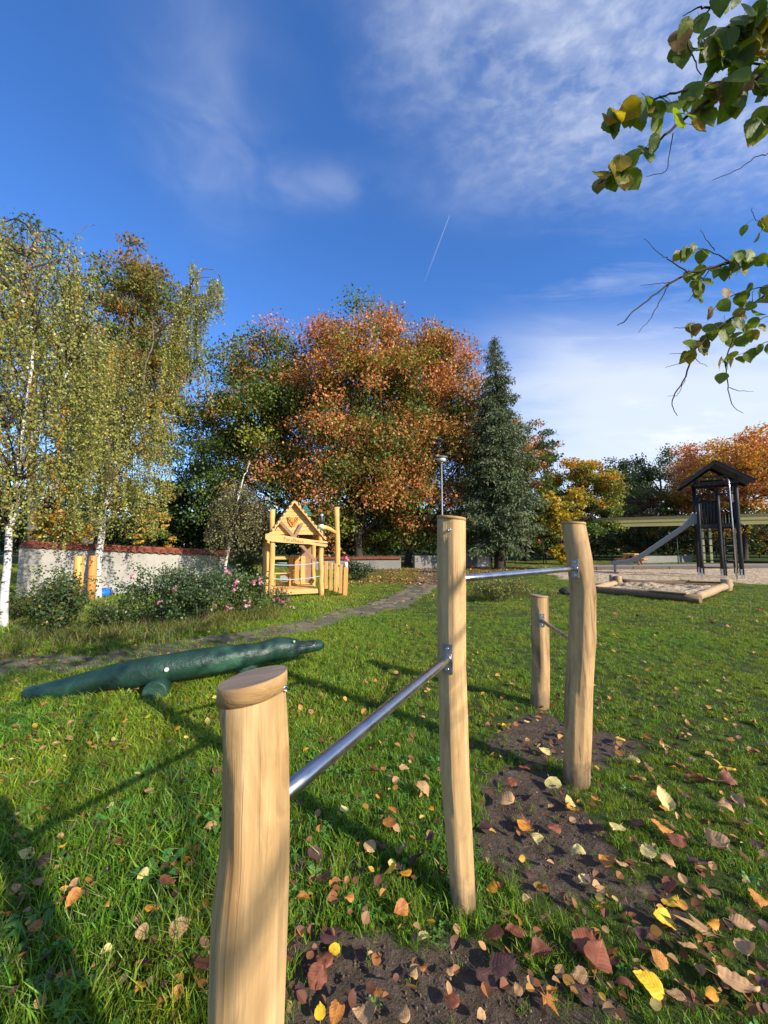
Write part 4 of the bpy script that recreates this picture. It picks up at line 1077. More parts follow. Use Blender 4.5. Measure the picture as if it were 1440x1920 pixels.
def sandbox():
    c = SBOX.mean(0); o = thing('sandbox', 'square sandbox edged with peeled logs and filled with churned sand', 'sandbox', (c[0], c[1], 0))
    Q = [Vector((p[0] - c[0], p[1] - c[1], .10)) for p in SBOX]; r = .105
    rng = random.Random(3)
    def log(a, b, r0, ext=.12, m=None):
        d = (b - a).normalized(); A, B = a - d * ext, b + d * ext; mb = MB()
        mb.tube([A.lerp(B, i / 8) + Vector((rng.uniform(-.02, .02), rng.uniform(-.02, .02), rng.uniform(-.01, .01))) for i in range(9)], [r0 * rng.uniform(.94, 1.06) for _ in range(9)], 16); return mb.build('edge_log', m or W_SAND, o)
    log(Q[0], Q[1], .105, .12, W_SANDD); log(Q[1] + Vector((0, 0, .02)), Q[2] + Vector((0, 0, .02)), .11, -.06); log(Q[2], Q[3], .095, .05, W_SANDD); log(Q[3], Q[0], .105, -.08)
    for a, b, f0, f1 in ((Q[0], Q[1], .62, .95), (Q[2], Q[3], .02, .35)):
        A, B = a.lerp(b, f0), a.lerp(b, f1); mb = MB(); mb.beam(A + Vector((0, 0, .118)), B + Vector((0, 0, .118)), .24, .035, (0, 0, 1), .008); mb.build('seat_board', W_SAND, o)
    n, m = 70, 50; vs_, fs = [], []; rr = np.random.default_rng(2)
    U, V = np.meshgrid(np.linspace(.02, .98, n), np.linspace(.02, .98, m)); q = np.array([[p.x, p.y] for p in Q])
    X = ((1 - U) * (1 - V))[..., None] * q[0] + (U * (1 - V))[..., None] * q[1] + (U * V)[..., None] * q[2] + ((1 - U) * V)[..., None] * q[3]
    Pf = X.reshape(-1, 2); Z = .10 + .055 * wob(Pf, 3.2) + .04 * wob(Pf, 7.5) + .018 * wob(Pf, 19)
    edge = np.minimum.reduce([U, V, 1 - U, 1 - V]).ravel(); Z = Z * np.clip(edge / .1, .2, 1) + .07 * np.exp(-((U.ravel() - .35) ** 2 + (V.ravel() - .6) ** 2) / .03) + .06 * np.exp(-((U.ravel() - .62) ** 2 + (V.ravel() - .3) ** 2) / .02)
    mb = MB(); mb.add([(a, b, z) for (a, b), z in zip(Pf, Z)], [(j * n + i, j * n + i + 1, (j + 1) * n + i + 1, (j + 1) * n + i) for j in range(m - 1) for i in range(n - 1)], True); mb.build('sand', M_SAND, o)
sandbox()
def stump(px, py, dpx, h, label, lean=0):
    g = G(px, py); D = to_px(g)[2]; r = dpx / 2 * D / F
    o = thing('log_stump', label, 'stump', tuple(g)); mb = MB(); k = 20; rng = random.Random(px)
    ph = rng.uniform(0, 6); vs_ = []
    for z in (-.05, h * .5, h - .01, h):
        for i in range(k):
            a = 2 * PI * i / k; q = r * (1 + .03 * math.sin(3 * a + ph)) * (.96 if z == h else 1); vs_.append((q * math.cos(a) + lean * z, q * math.sin(a), z))
    mb.add(vs_, [(j * k + i, j * k + (i + 1) % k, (j + 1) * k + (i + 1) % k, (j + 1) * k + i) for j in range(3) for i in range(k)], True); mb.f.append(tuple(3 * k + i for i in range(k))); mb.sm.append(False)
    mb.build('log', W_SAND, o)
stump(1148, 1098, 9, .38, 'leaner stump at the back left corner of the sandbox, slimmer of the pair')
stump(1159.5, 1099, 12, .36, 'thicker short stump of the pair at the back left sandbox corner')
stump(1363, 1107, 17, .36, 'single broad stump by the foot of the slide tower pole')

def picnic():
    g = G(1184, 1060); o = thing('picnic_table', 'orange brown wooden picnic table with fixed benches behind the slide', 'picnic table', (g[0], g[1], 0), R(48))
    for i in range(5): mb = MB(); mb.box((0, -.30 + i * .15, .80), (1.55, .138, .085), None, .012); mb.build('top_board', W_TABLE, o)
    for s in (-1, 1):
        for k in range(2): mb = MB(); mb.box((0, s * (.72 + k * .14), .46), (1.55, .128, .085), None, .012); mb.build('bench_board', W_TABLE, o)
        mb = MB(); mb.beam((s * .5, -.86, .40), (s * .5, .86, .40), .05, .09); mb.build('bench_beam', W_TABLE, o)
        mb = MB(); mb.beam((s * .5, -.36, .735), (s * .5, .36, .735), .05, .08); mb.build('top_beam', W_TABLE, o)
        for q in (-1, 1): mb = MB(); mb.beam((s * .55, q * .62, 0), (s * .55, q * .22, .77), .08, .15, (0, 1, 0)); mb.build('leg', W_TABLE, o)
picnic()

def canopy():
    a = at(1072, 976, 37.0); b = at(1277, 972, 33.0); d = (b - a)[:2]; d = d / np.linalg.norm(d); L = 34.0; zb_, zt_ = 3.05, 3.90
    ang = math.atan2(d[1], d[0]); o = thing('canopy_roof', 'long low olive yellow flat canopy roof on pale posts behind the tower', 'canopy', (a[0], a[1], 0), ang)
    mb = MB(); mb.box((L / 2, 3.0, zb_ + .30), (L, 5.9, .12)); mb.build('roof_underside', M_FASCIA, o)
    for z, h, y in ((zb_ + .17, .34, -.02), (zb_ + .50, .30, -.06), (zb_ + .74, .16, -.10)): mb = MB(); mb.box((L / 2, y, z), (L, .05, h), None, .004); mb.build('fascia_board', M_FASCIA, o)
    mb = MB(); mb.box((0, 2.9, zb_ + .4), (.06, 5.9, .75)); mb.build('end_fascia', M_FASCIA, o)
    n = int(L / .11); vs_ = [];
    for i in range(n + 1):
        z = zt_ - .04 + (.035 if i % 2 else 0); x = L * i / n; vs_ += [(x, -.18, z), (x, 6.2, z + .15), (x, -.18, z - .03), (x, 6.2, z + .12)]
    mb = MB(); mb.add(vs_, [q for i in range(n) for q in ((4 * i, 4 * i + 4, 4 * i + 5, 4 * i + 1), (4 * i + 3, 4 * i + 7, 4 * i + 6, 4 * i + 2), (4 * i, 4 * i + 2, 4 * i + 6, 4 * i + 4))])
    mb.build('corrugated_sheet', plain('canopy_sheet', (.17, .115, .05), .8, 0, .5, 1.5, .2), o)
    def lx(px):
        r = ray(px, 1000)[:2]; nrm = np.array([-d[1], d[0]]); p0 = a[:2] + nrm * .5; w = r * ((p0 @ nrm) / (r @ nrm)); return float((w - a[:2]) @ d)
    for x in (.6, lx(1317), lx(1331), 17, 17.7, 25, 32):
        mb = MB(); mb.beam((x, .5, 0), (x, .5, zb_), .16, .16, (1, 0, 0)); mb.build('post', M_CANOPYPOST, o)
    for x in (.6, 17.7, 32): mb = MB(); mb.beam((x, 5.4, 0), (x, 5.4, zb_), .16, .16, (1, 0, 0)); mb.build('post', M_CANOPYPOST, o)
canopy()

def edging():
    a, b = G(1046, 1069), G(1620, 1063.5); o = thing('timber_edging', 'low dark timber edge along the far side of the sand', 'edging', tuple(a)); d = Vector(b - a); n = 9
    for i in range(n): mb = MB(); mb.beam(d * (i / n), d * ((i + .985) / n), .16, .34, (0, 0, 1), .01); mb.build('edge_beam', W_ROOF, o)
edging()
def paving():
    mb = MB(); P = [G(*p) for p in ((1080, 1065.5), (1060, 1061), (1700, 1056), (1800, 1060))]; mb.add([(p[0], p[1], .06) for p in P] + [(p[0], p[1], -.05) for p in P], [(0, 1, 2, 3), (0, 3, 7, 4), (1, 0, 4, 5)])
    tag(mb.build('pavement', plain('grey_paving', (.24, .22, .19), .9, 0, .2, 3, .3)), 'grey paved strip behind the sand', kind='structure')
paving()

# ================================================================== walls, lamp, sheds
def garden_wall():
    A, B = G(44, 1127), G(459, 1106); A = np.array([A[0] - .35, A[1] + .15, 0]); d = Vector((B - A)); L = d.length; ang = math.atan2(d.y, d.x)
    o = thing('garden_wall', 'pale rendered garden wall with red clay tile coping behind the roses', 'wall', (A[0], A[1], 0), ang)
    z0, z1 = 1.40, 1.07; zt_ = lambda x: z0 + (z1 - z0) * x / L
    n = 40; vs_ = []
    for i in range(n + 1):
        x = L * i / n
        for y, z in ((-.02, -.1), (0, zt_(x)), (.30, zt_(x)), (.32, -.1)): vs_.append((x, y + random.uniform(-.006, .006), z))
    mb = MB(); mb.add(vs_, [(4 * i + k, 4 * i + k + 1, 4 * i + 5 + k, 4 * i + 4 + k) for i in range(n) for k in range(3)] + [(0, 3, 2, 1), (4 * n, 4 * n + 1, 4 * n + 2, 4 * n + 3)]); mb.build('render', M_RENDER, o)
    k = int(L / .20); proto = {}
    for i in range(k):
        x = L * (i + .5) / k; z = zt_(x)
        if 'f' not in proto:
            t = MB(); m_ = 7; vs_ = []
            for j in range(m_ + 1):
                a = PI * j / m_; xx = -.098 + .196 * j / m_; hh = .030 * math.sin(a)
                vs_ += [(xx, -.09, hh - .005), (xx, .165, hh + .115), (xx, -.09, hh - .022), (xx, .165, hh + .098)]
            t.add(vs_, [q for j in range(m_) for q in ((4 * j, 4 * j + 4, 4 * j + 5, 4 * j + 1), (4 * j + 2, 4 * j + 3, 4 * j + 7, 4 * j + 6), (4 * j, 4 * j + 2, 4 * j + 6, 4 * j + 4), (4 * j + 1, 4 * j + 5, 4 * j + 7, 4 * j + 3))])
            proto['f'] = t.mesh('coping_tile'); proto['f'].materials.append(M_TILE)
        for side in (0, 1):
            t = link('coping_tile', proto['f'], None, o); t.location = (x, 0 if side == 0 else .30, z + .01 + random.uniform(-.006, .006)); t.rotation_euler = (random.uniform(-.03, .03), random.uniform(-.02, .02), PI * side + random.uniform(-.015, .015))
    for i in range(int(L / .38)):
        x0 = i * .38; mb = MB(); mb.tube([(x0, .15, zt_(x0) + .125), (min(L, x0 + .39), .15, zt_(x0 + .39) + .122)], [.062, .055], 10); mb.build('ridge_tile', M_TILE, o)
garden_wall()

M_FARWALL = plain('tree_shaded_far_wall', (.19, .185, .165), .9, 0, .3, 1.2, .2)  # wall colour darkened to stand for the shade of the trees
def far_wall(p0, p1, h, label, tiles=True, m=None):
    A, B = G(*p0), G(*p1); d = Vector(B - A); L = d.length; o = thing('boundary_wall', label, 'wall', tuple(A), math.atan2(d.y, d.x))
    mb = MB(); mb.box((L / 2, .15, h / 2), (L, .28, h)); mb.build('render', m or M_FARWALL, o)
    if tiles:
        k = int(L / .42)
        for i in range(k): mb = MB(); mb.box((L * (i + .5) / k, .0, h + .07), (L / k * .97, .30, .035), Matrix.Rotation(R(22), 3, 'X'), .006, .006); mb.build('coping_tile', M_TILE, o)
        mb = MB(); mb.box((L / 2, .30, h + .07), (L, .30, .035), Matrix.Rotation(R(-22), 3, 'X')); mb.build('coping_back', M_TILE, o)
    return o
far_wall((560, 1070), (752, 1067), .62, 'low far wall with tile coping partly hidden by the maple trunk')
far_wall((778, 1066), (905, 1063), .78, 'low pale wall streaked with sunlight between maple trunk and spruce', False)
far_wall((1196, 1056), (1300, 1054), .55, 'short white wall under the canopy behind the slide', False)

def shed():
    g = G(868, 1063); o = thing('garden_box', 'low white slatted garden store box beside the spruce', 'storage box', (g[0], g[1], 0), R(-8))
    for i in range(9): mb = MB(); mb.box((.09 + i * .195, 0, .44), (.185, .03, .86), None, .004, .004); mb.build('panel_board', M_WHITE, o)
    mb = MB(); mb.box((.9, .42, .90), (1.95, .95, .05), None, .01); mb.build('lid', W_ROOF, o)
    for x in (0, 1.8): mb = MB(); mb.box((x, .42, .44), (.03, .8, .86)); mb.build('side_panel', M_WHITE, o)
    mb = MB(); mb.box((1.86, -.03, .5), (.07, .07, 1.0)); mb.build('corner_post', M_FENCE, o)
    g = G(906, 1062); o = thing('plank_stack', 'small orange wooden board leaning on a white panel near the spruce', 'board', (g[0], g[1], 0), R(-8))
    mb = MB(); mb.box((0.1, .1, .38), (.75, .04, .72), None, .01); mb.build('white_panel', M_WHITE, o)
    mb = MB(); mb.box((-.06, .0, .31), (.42, .03, .58), Matrix.Rotation(R(-6), 3, 'X'), .006); mb.build('orange_board', W_ORG_Z, o)
shed()

def lamp():
    p = at(829, 935, 15.0); o = thing('street_lamp', 'tall grey lamp post with flat round cap in front of the maple', 'street lamp', (p[0], p[1], 0))
    q = atY(828, 857, p[1]); zt_ = q[2]
    mb = MB(); mb.tube([(0, 0, -.05), (0, 0, 1.1), (0, 0, 1.12), (-.01, 0, zt_ - .15)], [.045, .045, .030, .027], 12); mb.build('pole', M_LAMPPOLE, o)
    mb = MB(); mb.lathe([(.045, -.20), (.06, -.17), (.05, -.13)], 14, (-.01, 0, zt_ - .05)); mb.build('collar', M_LAMPPOLE, o)
    mb = MB(); mb.lathe([(.10, -.16), (.155, -.13), (.165, -.02), (.12, .0)], 20, (-.01, 0, zt_ - .03)); mb.build('lamp_cover', M_LAMPGLASS, o)
    mb = MB(); mb.lathe([(.20, -.02), (.235, -.005), (.225, .02), (.12, .05), (.03, .065), (.01, .07)], 22, (-.01, 0, zt_ - .02)); mb.build('cap', plain('lamp_cap_grey', (.22, .24, .22), .5, .2, .1, 5, 0), o)
lamp()

def blue_posts():
    for px, top, bot, w, lab in ((144.5, 1042, 1130, 16, 'pale round wooden post inside the blue ring by the wall'), (170.5, 1042, 1127, 14, 'orange round wooden post beside the birch at the garden wall')):
        g = G(px - 1, bot); D = to_px(g)[2]; z = atY(px, top, g[1])[2]; o = thing('wooden_post', lab, 'wooden post', tuple(g)); r = w / 2 * D / F
        mb = MB(); mb.tube([(0, 0, -.05), (.01, 0, z * .5), (0, 0, z - .02), (0, 0, z)], [r, r * 1.02, r, r * .93], 16); mb.build('log', W_YEL_Z if px < 160 else W_ORG_Z, o)
    g = G(160, 1121); o = thing('blue_ring', 'blue padded ring low round the wooden posts by the wall', 'padded ring', (g[0], g[1], .14))
    mb = MB(); mb.tube([(.60 * math.cos(a), .34 * math.sin(a), 0) for a in np.linspace(0, 2 * PI, 33)], .10, 12, False); mb.build('padding', M_BLUE, o)
    for k in range(8):
        a = k * PI / 4 + .2; mb = MB(); c = Vector((.60 * math.cos(a), .34 * math.sin(a), 0)); t = Vector((-.6 * math.sin(a), .34 * math.cos(a), 0)).normalized()
        mb.tube([c - t * .012, c + t * .012], .103, 12, False); mb.build('strap', plain('strap_dark_blue', (.006, .06, .26), .5, 0, .1, 5, 0), o)
blue_posts()

def dark_stone():
    g = G(1062, 1115); bm = bmesh.new(); bmesh.ops.create_icosphere(bm, subdivisions=2, radius=.19)
    rng = random.Random(2)
    for v in bm.verts: v.co *= rng.uniform(.9, 1.1); v.co.z *= .7; v.co.x *= 1.2
    me = bpy.data.meshes.new('stone'); bm.to_mesh(me); bm.free(); o = link('dark_stone', me, plain('dark_stone', (.03, .028, .026), .85, 0, .4, 8, .6)); o.location = (g[0], g[1], .08)
    tag(o, 'dark stump-like stone in the grass behind the curved post', 'stone')
dark_stone()
def fence_posts():
    for px, lab in ((966, 'thin dark fence post nearest the spruce trunk'), (1272, 'thin dark fence post behind the slide chute'), (1019, 'thin dark fence post among the yellow saplings')):
        g = G(px, 1058); o = link('fence_post', MB().tube([(0, 0, -.05), (0, 0, 2.0)], .035, 8).mesh('fence_post'), M_FENCE); o.location = tuple(g); tag(o, lab, 'fence post')
fence_posts()

# ================================================================== trees
ORANGE = [(.55, .215, .068), (.58, .265, .085), (.47, .165, .052), (.58, .32, .11), (.57, .19, .075)]
BROWNOR = [(.34, .16, .042), (.40, .20, .05), (.29, .18, .042)]
GREENM = [(.085, .15, .024), (.11, .175, .03), (.065, .12, .022), (.15, .19, .034)]
YELGRN = [(.24, .26, .034), (.31, .29, .04), (.18, .22, .03)]
YELLOW = [(.50, .34, .025), (.44, .30, .03), (.36, .30, .03)]
GOLD = [(.62, .32, .03), (.56, .24, .028), (.50, .30, .03)]
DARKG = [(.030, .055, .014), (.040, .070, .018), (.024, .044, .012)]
BLUEG = [(.08, .12, .06), (.065, .105, .05), (.10, .14, .065)]
OLIVE = [(.19, .17, .034), (.23, .175, .036), (.15, .15, .03), (.26, .18, .04)]
RUST = [(.20, .07, .025), (.16, .06, .025), (.12, .08, .025)]
def pick(pal, n, rng, jit=.22):
    c = np.array(pal)[rng.integers(0, len(pal), n)]; return np.clip(c * rng.uniform(1 - jit, 1 + jit, (n, 1)) * rng.uniform(.93, 1.07, (n, 3)), 0, 1)

def limbs_mesh(name, paths, sides=5):
    """paths: list of (pts (k,3), radii (k))"""
    V, Fq, b = [], [], 0
    for pts, rad in paths:
        pts = np.asarray(pts, float); k = len(pts); t = unit(np.gradient(pts, axis=0)); ref = np.array([.31, .87, .38]); u = unit(np.cross(t, ref)); w = np.cross(t, u)
        a = np.arange(sides) * 2 * PI / sides
        ring = pts[:, None, :] + (u[:, None, :] * np.cos(a)[None, :, None] + w[:, None, :] * np.sin(a)[None, :, None]) * np.asarray(rad)[:, None, None]
        V.append(ring.reshape(-1, 3)); i = np.arange(k - 1)[:, None] * sides; j = np.arange(sides)[None, :]; j2 = (j + 1) % sides
        Fq.append(np.stack([i + j, i + j2, i + sides + j2, i + sides + j], -1).reshape(-1, 4) + b); b += k * sides
    V = np.concatenate(V); Q = np.concatenate(Fq); me = bpy.data.meshes.new(name)
    me.vertices.add(len(V)); me.vertices.foreach_set('co', V.astype(np.float32).ravel()); me.loops.add(Q.size); me.loops.foreach_set('vertex_index', Q.astype(np.int32).ravel())
    me.polygons.add(len(Q)); me.polygons.foreach_set('loop_start', np.arange(0, Q.size, 4, dtype=np.int32)); me.update(calc_edges=True)
    me.polygons.foreach_set('use_smooth', np.ones(len(Q), bool)); return me
def curve(a, b, rng, k=6, sag=.08, bow=.12):
    a, b = np.asarray(a, float), np.asarray(b, float); L = np.linalg.norm(b - a); f = np.linspace(0, 1, k)[:, None]
    j = rng.normal(size=3) * bow * L; p = a + (b - a) * f + (j + np.array([0, 0, sag * L])) * (4 * f * (1 - f)) + rng.normal(size=(k, 3)) * .012 * L * (f > 0) * (f < 1); return p

def broad_tree(name, label, px, D, top_px, half_px, bot_px, leaves, leaf, colour, bark=M_BARK_G, seed=1, trunk_r=.28, n_limb=9, n_sub=7, lean=0.0, depth=1.0, flat=.55, group=None, cat='tree', base_px=None, fill=.35, clump=.21, trunk_px=None, shape=1.0):
    """trunk and limbs carrying leaf clumps; sizes are read off the photograph at distance D"""
    rng = np.random.default_rng(seed); r0 = ray(px, 1000); b = np.array([r0[0], r0[1]]) * D / r0[1] ; Y = b[1]
    x0 = b[0] if trunk_px is None else ray(trunk_px, 1000)[0] * D / r0[1]
    zt_, zb_ = atY(px, top_px, Y)[2], max(.15, atY(px, bot_px, Y)[2]); rx = half_px * D / F; rz = (zt_ - zb_) / 2; ry = rx * depth
    o = thing(name, label, cat, (x0, Y, 0), 0, group); cx = np.array([b[0] - x0 + lean, 0, (zt_ + zb_) / 2]); Rv = np.array([rx, ry, rz])
    paths = []; zf = zb_ + rz * .35; tp = np.array([[0, 0, -.1], [.02, 0, zb_ * .5], [cx[0] * .3, 0, zf], [cx[0] * .8, 0, cx[2] + rz * .25], [cx[0], 0, cx[2] + rz * .75]])
    tp[1:, :2] += rng.normal(size=(4, 2)) * .06 * trunk_r * 4; zz = np.linspace(0, 1, 14); tpi = np.stack([np.interp(zz, np.linspace(0, 1, 5), tp[:, i]) for i in range(3)], 1)
    paths.append((tpi, trunk_r * np.interp(zz, [0, .08, .5, 1], [1.35, 1, .72, .12])))
    clumps = []
    for i in range(n_limb):
        u = (i + .5) / n_limb; ph = i * 2.39996 + rng.uniform(-.4, .4); ct = 1 - 2 * u * (.86 if zb_ > 1 else .94); st = math.sqrt(max(0, 1 - ct * ct)); st = st ** .45 if ct < 0 else st ** .85
        d = np.array([st * math.cos(ph), st * math.sin(ph), ct]); tip = cx + d * Rv * rng.uniform(.50, .66)
        s = np.array([cx[0] * .5, 0, min(max(tip[2] - rz * rng.uniform(.35, .7), zb_ * .8), cx[2] + rz * .4)]); s[0] = np.interp(s[2], tp[:, 2], tp[:, 0])
        c = curve(s, tip, rng, 6, .06, .06); paths.append((c, trunk_r * .42 * np.linspace(1, .28, 6)))
        for q in range(n_sub):
            dd = unit(unit(d) + rng.normal(size=3) * .42); hz = math.hypot(dd[0], dd[1]); dd[:2] *= (hz ** .45 if dd[2] < 0 else hz ** .85) / max(hz, .05); rr_ = rng.uniform(.80, 1.0) if rng.uniform() > fill else rng.uniform(.35, .8)
            e = cx + dd * Rv * rr_; f = rng.uniform(.45, 1); st_ = c[int(f * 5)]
            c2 = curve(st_, e, rng, 5, .05, .08); paths.append((c2, trunk_r * .13 * np.linspace(1, .15, 5)))
            clumps.append((e, rng.uniform(.75, 1.25), rr_, dd)); clumps.append((c2[3], rng.uniform(.55, .9), rr_ * .8, dd))
    # trunk and branches are one woody piece
    link('trunk', limbs_mesh('trunk', paths, 7), bark, o)
    cr = np.array([c[1] for c in clumps]) * clump * (rx * ry * rz) ** (1 / 3); wgt = cr ** 2; cnt = np.maximum(4, (leaves * wgt / wgt.sum())).astype(int)
    Ps, Cs = [], []
    for (e, s_, rr_, dd), rad, n in zip(clumps, cr, cnt):
        g = rng.normal(size=(n, 3)); g = unit(g) * (rng.uniform(0, 1, (n, 1)) ** .45) * rad * np.array([1.15, 1.15, flat])
        # the clump droops outwards a little
        g[:, 2] -= .35 * (g[:, 0] * dd[0] + g[:, 1] * dd[1]) * .5
        # ragged sprays
        g *= 1 + .35 * np.sin(np.arctan2(g[:, 1], g[:, 0]) * 5 + e[0] * 9)[:, None] * .6
        Ps.append(e + g); Cs.append(colour(e - cx, Rv, rr_, n, rng))
    P = np.concatenate(Ps); C = np.concatenate(Cs); k = P[:, 2] > .12; P, C = P[k], C[k]
    V = leaf_quads(P, leaf * rng.uniform(.45, 1.5, len(P)), rng, .78, .35, .45)
    link('crown', quad_mesh('crown', V, C), L_TREE, o); return o

def mixcol(*pw):
    """a colour rule: every clump takes one palette, a share of its leaves another"""
    def f(q, Rv, rr_, n, rng):
        w = np.array([p[1] if not callable(p[1]) else max(0.0, p[1](q / Rv, rr_)) for p in pw]) + 1e-6; w = w / w.sum()
        a = rng.choice(len(pw), p=w); b = rng.choice(len(pw), p=w); m = rng.uniform(size=(n, 1)) < .78
        return np.where(m, pick(pw[a][0], n, rng), pick(pw[b][0], n, rng))
    return f

def build_trees():
    oc = mixcol((ORANGE, lambda q, r: .62 + .35 * q[2] + .55 * (r - .75)), (BROWNOR, .30), (GREENM, lambda q, r: .45 - .3 * q[2] - .6 * (r - .8)), (YELGRN, .16), (OLIVE, .18))
    broad_tree('maple_tree', 'huge orange turning maple in the middle with its trunk left of the lamp post', 672, 27, 580, 145, 1046, 120000, .145, oc, M_BARK_D, 21, .34, 22, 10, lean=0, depth=.9, trunk_px=672, clump=.205, flat=.72)
    broad_tree('maple_tree', 'second orange maple between the lamp post and the dark spruce', 806, 28, 600, 122, 1046, 100000, .145, oc, M_BARK_D, 22, .28, 20, 10, depth=.85, trunk_px=766, clump=.21, flat=.72)
    gc = mixcol((GREENM, 1.0), (YELGRN, .25), (BROWNOR, lambda q, r: .25 + .4 * q[2]), (ORANGE, lambda q, r: .22 + .3 * q[0]), (DARKG, .25))
    broad_tree('maple_tree', 'green maple only touched with orange behind the playhouse', 482, 28, 606, 118, 1040, 80000, .15, gc, M_BARK_D, 23, .30, 18, 10, depth=1.0, trunk_px=590, clump=.21, flat=.72)
    broad_tree('maple_sapling', 'young yellow green maple beneath the orange maples', 705, 28, 890, 62, 1060, 9000, .15, mixcol((YELGRN, .6), (GOLD, .3), (GREENM, .5)), M_BARK_D, 24, .08, 7, 6, fill=.5)
    broad_tree('maple_sapling', 'slim green sapling in the gap left of the spruce', 862, 29, 930, 48, 1062, 6000, .15, mixcol((GREENM, .7), (ORANGE, .35), (BROWNOR, .3)), M_BARK_D, 25, .07, 7, 6, fill=.5)
    broad_tree('lime_tree', 'tall olive brown lime tree rising behind the birches', 232, 24, 462, 104, 985, 52000, .15, mixcol((OLIVE, 1), (BROWNOR, .25), (GREENM, .35)), M_BARK_G, 26, .34, 18, 10, clump=.18, trunk_px=172)
    broad_tree('lime_tree', 'olive tree at the left edge behind the nearest birch', 28, 23, 425, 112, 1000, 26000, .15, mixcol((OLIVE, 1), (GREENM, .6)), M_BARK_G, 27, .30, 11, 8, trunk_px=60)
    broad_tree('acacia_tree', 'pale blue green tree in the gap between birches and maples', 372, 40, 770, 62, 1030, 12000, .19, mixcol((BLUEG, 1), (GREENM, .3)), M_BARK_D, 28, .25, 9, 7)
    broad_tree('acacia_tree', 'distant grey green tree just right of the spruce top', 1024, 46, 800, 40, 1010, 7000, .24, mixcol((BLUEG, 1), (BROWNOR, .15)), M_BARK_D, 29, .25, 8, 7)
    broad_tree('maple_tree', 'brownish tree close behind the right side of the spruce', 985, 36, 770, 45, 1020, 8000, .19, mixcol((BROWNOR, .7), (GREENM, .5), (ORANGE, .3)), M_BARK_D, 30, .22, 8, 7)
    broad_tree('maple_tree', 'rounded yellow and green maple right of the spruce', 1082, 36, 864, 74, 1036, 42000, .17, mixcol((YELGRN, .8), (GOLD, lambda q, r: .3 + .9 * q[2]), (GREENM, lambda q, r: .6 - .5 * q[2])), M_BARK_D, 31, .22, 10, 8)
    broad_tree('chestnut_sapling', 'bright yellow sapling with long leaves beside the spruce', 1052, 30, 905, 42, 1055, 5200, .22, mixcol((YELLOW, 1), (YELGRN, .25)), M_BARK_D, 32, .045, 8, 6, fill=.5)
    broad_tree('chestnut_sapling', 'low green and yellow sapling in front of the canopy end', 1022, 31, 975, 30, 1062, 2200, .2, mixcol((YELGRN, 1), (GREENM, .5)), M_BARK_D, 33, .04, 7, 5, fill=.5)
    broad_tree('dark_tree', 'dark evergreen looking tree far behind the canopy, nearer the yellow maple', 1158, 62, 856, 48, 1000, 9000, .28, mixcol((DARKG, .7), (BLUEG, .5)), M_BARK_D, 34, .3, 9, 7, flat=.8)
    broad_tree('dark_tree', 'dark tree far behind the canopy touching the orange maple', 1243, 62, 836, 52, 1000, 10000, .28, mixcol((DARKG, .7), (BLUEG, .6)), M_BARK_D, 35, .3, 9, 7, flat=.8)
    broad_tree('dark_tree', 'low dark tree filling the skyline between the two far dark trees', 1200, 66, 872, 42, 1000, 7000, .28, mixcol((DARKG, 1), (GREENM, .3)), M_BARK_D, 36, .3, 8, 7, flat=.8)
    broad_tree('maple_tree', 'glowing orange gold maple behind the slide tower', 1392, 40, 806, 110, 1010, 60000, .19, mixcol((GOLD, .55), (ORANGE, lambda q, r: .75 + .7 * q[2]), (YELGRN, lambda q, r: .25 - .4 * q[2])), M_BARK_D, 37, .30, 20, 10, fill=.3, clump=.2)
    broad_tree('copper_shrub', 'rust red shrub tree above the canopy roof', 1205, 46, 908, 62, 1010, 12000, .17, mixcol((RUST, 1), (GREENM, .35)), M_BARK_D, 38, .15, 9, 8, fill=.5)
    broad_tree('dark_tree', 'dense dark green tree in the shade behind the playhouse', 352, 33, 872, 78, 1052, 13000, .2, mixcol((DARKG, 1)), M_BARK_D, 39, .25, 9, 8, fill=.5)
    broad_tree('golden_shrub', 'golden yellow shrub behind the garden wall beneath the birches', 118, 17, 945, 48, 1040, 4200, .11, mixcol((GOLD, .8), (YELLOW, .5)), M_BARK_D, 40, .05, 8, 6, fill=.5)
    broad_tree('golden_shrub', 'amber shrub in shade behind the wall right of the big birch', 285, 20, 950, 38, 1045, 3600, .12, mixcol((GOLD, .6), (GREENM, .8)), M_BARK_D, 41, .05, 8, 6, fill=.5)
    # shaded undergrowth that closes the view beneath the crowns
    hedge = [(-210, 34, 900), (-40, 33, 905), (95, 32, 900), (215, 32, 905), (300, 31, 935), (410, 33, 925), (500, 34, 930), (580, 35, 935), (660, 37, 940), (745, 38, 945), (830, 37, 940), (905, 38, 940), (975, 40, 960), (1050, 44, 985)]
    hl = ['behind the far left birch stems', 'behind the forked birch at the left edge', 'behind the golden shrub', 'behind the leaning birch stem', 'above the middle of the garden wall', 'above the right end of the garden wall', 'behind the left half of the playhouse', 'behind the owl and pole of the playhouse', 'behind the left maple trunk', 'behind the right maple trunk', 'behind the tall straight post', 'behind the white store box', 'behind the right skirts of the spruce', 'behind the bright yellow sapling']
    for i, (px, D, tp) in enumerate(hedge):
        broad_tree('understory_bush', 'dark green shaded bush ' + hl[i], px, D, tp, 72, 1068, 5200, .22, mixcol((DARKG, 1), (GREENM, .25)), M_BARK_D, 60 + i, .07, 8, 6, fill=.5, clump=.28, group='dark bushes closing the view beneath the trees', cat='bush')
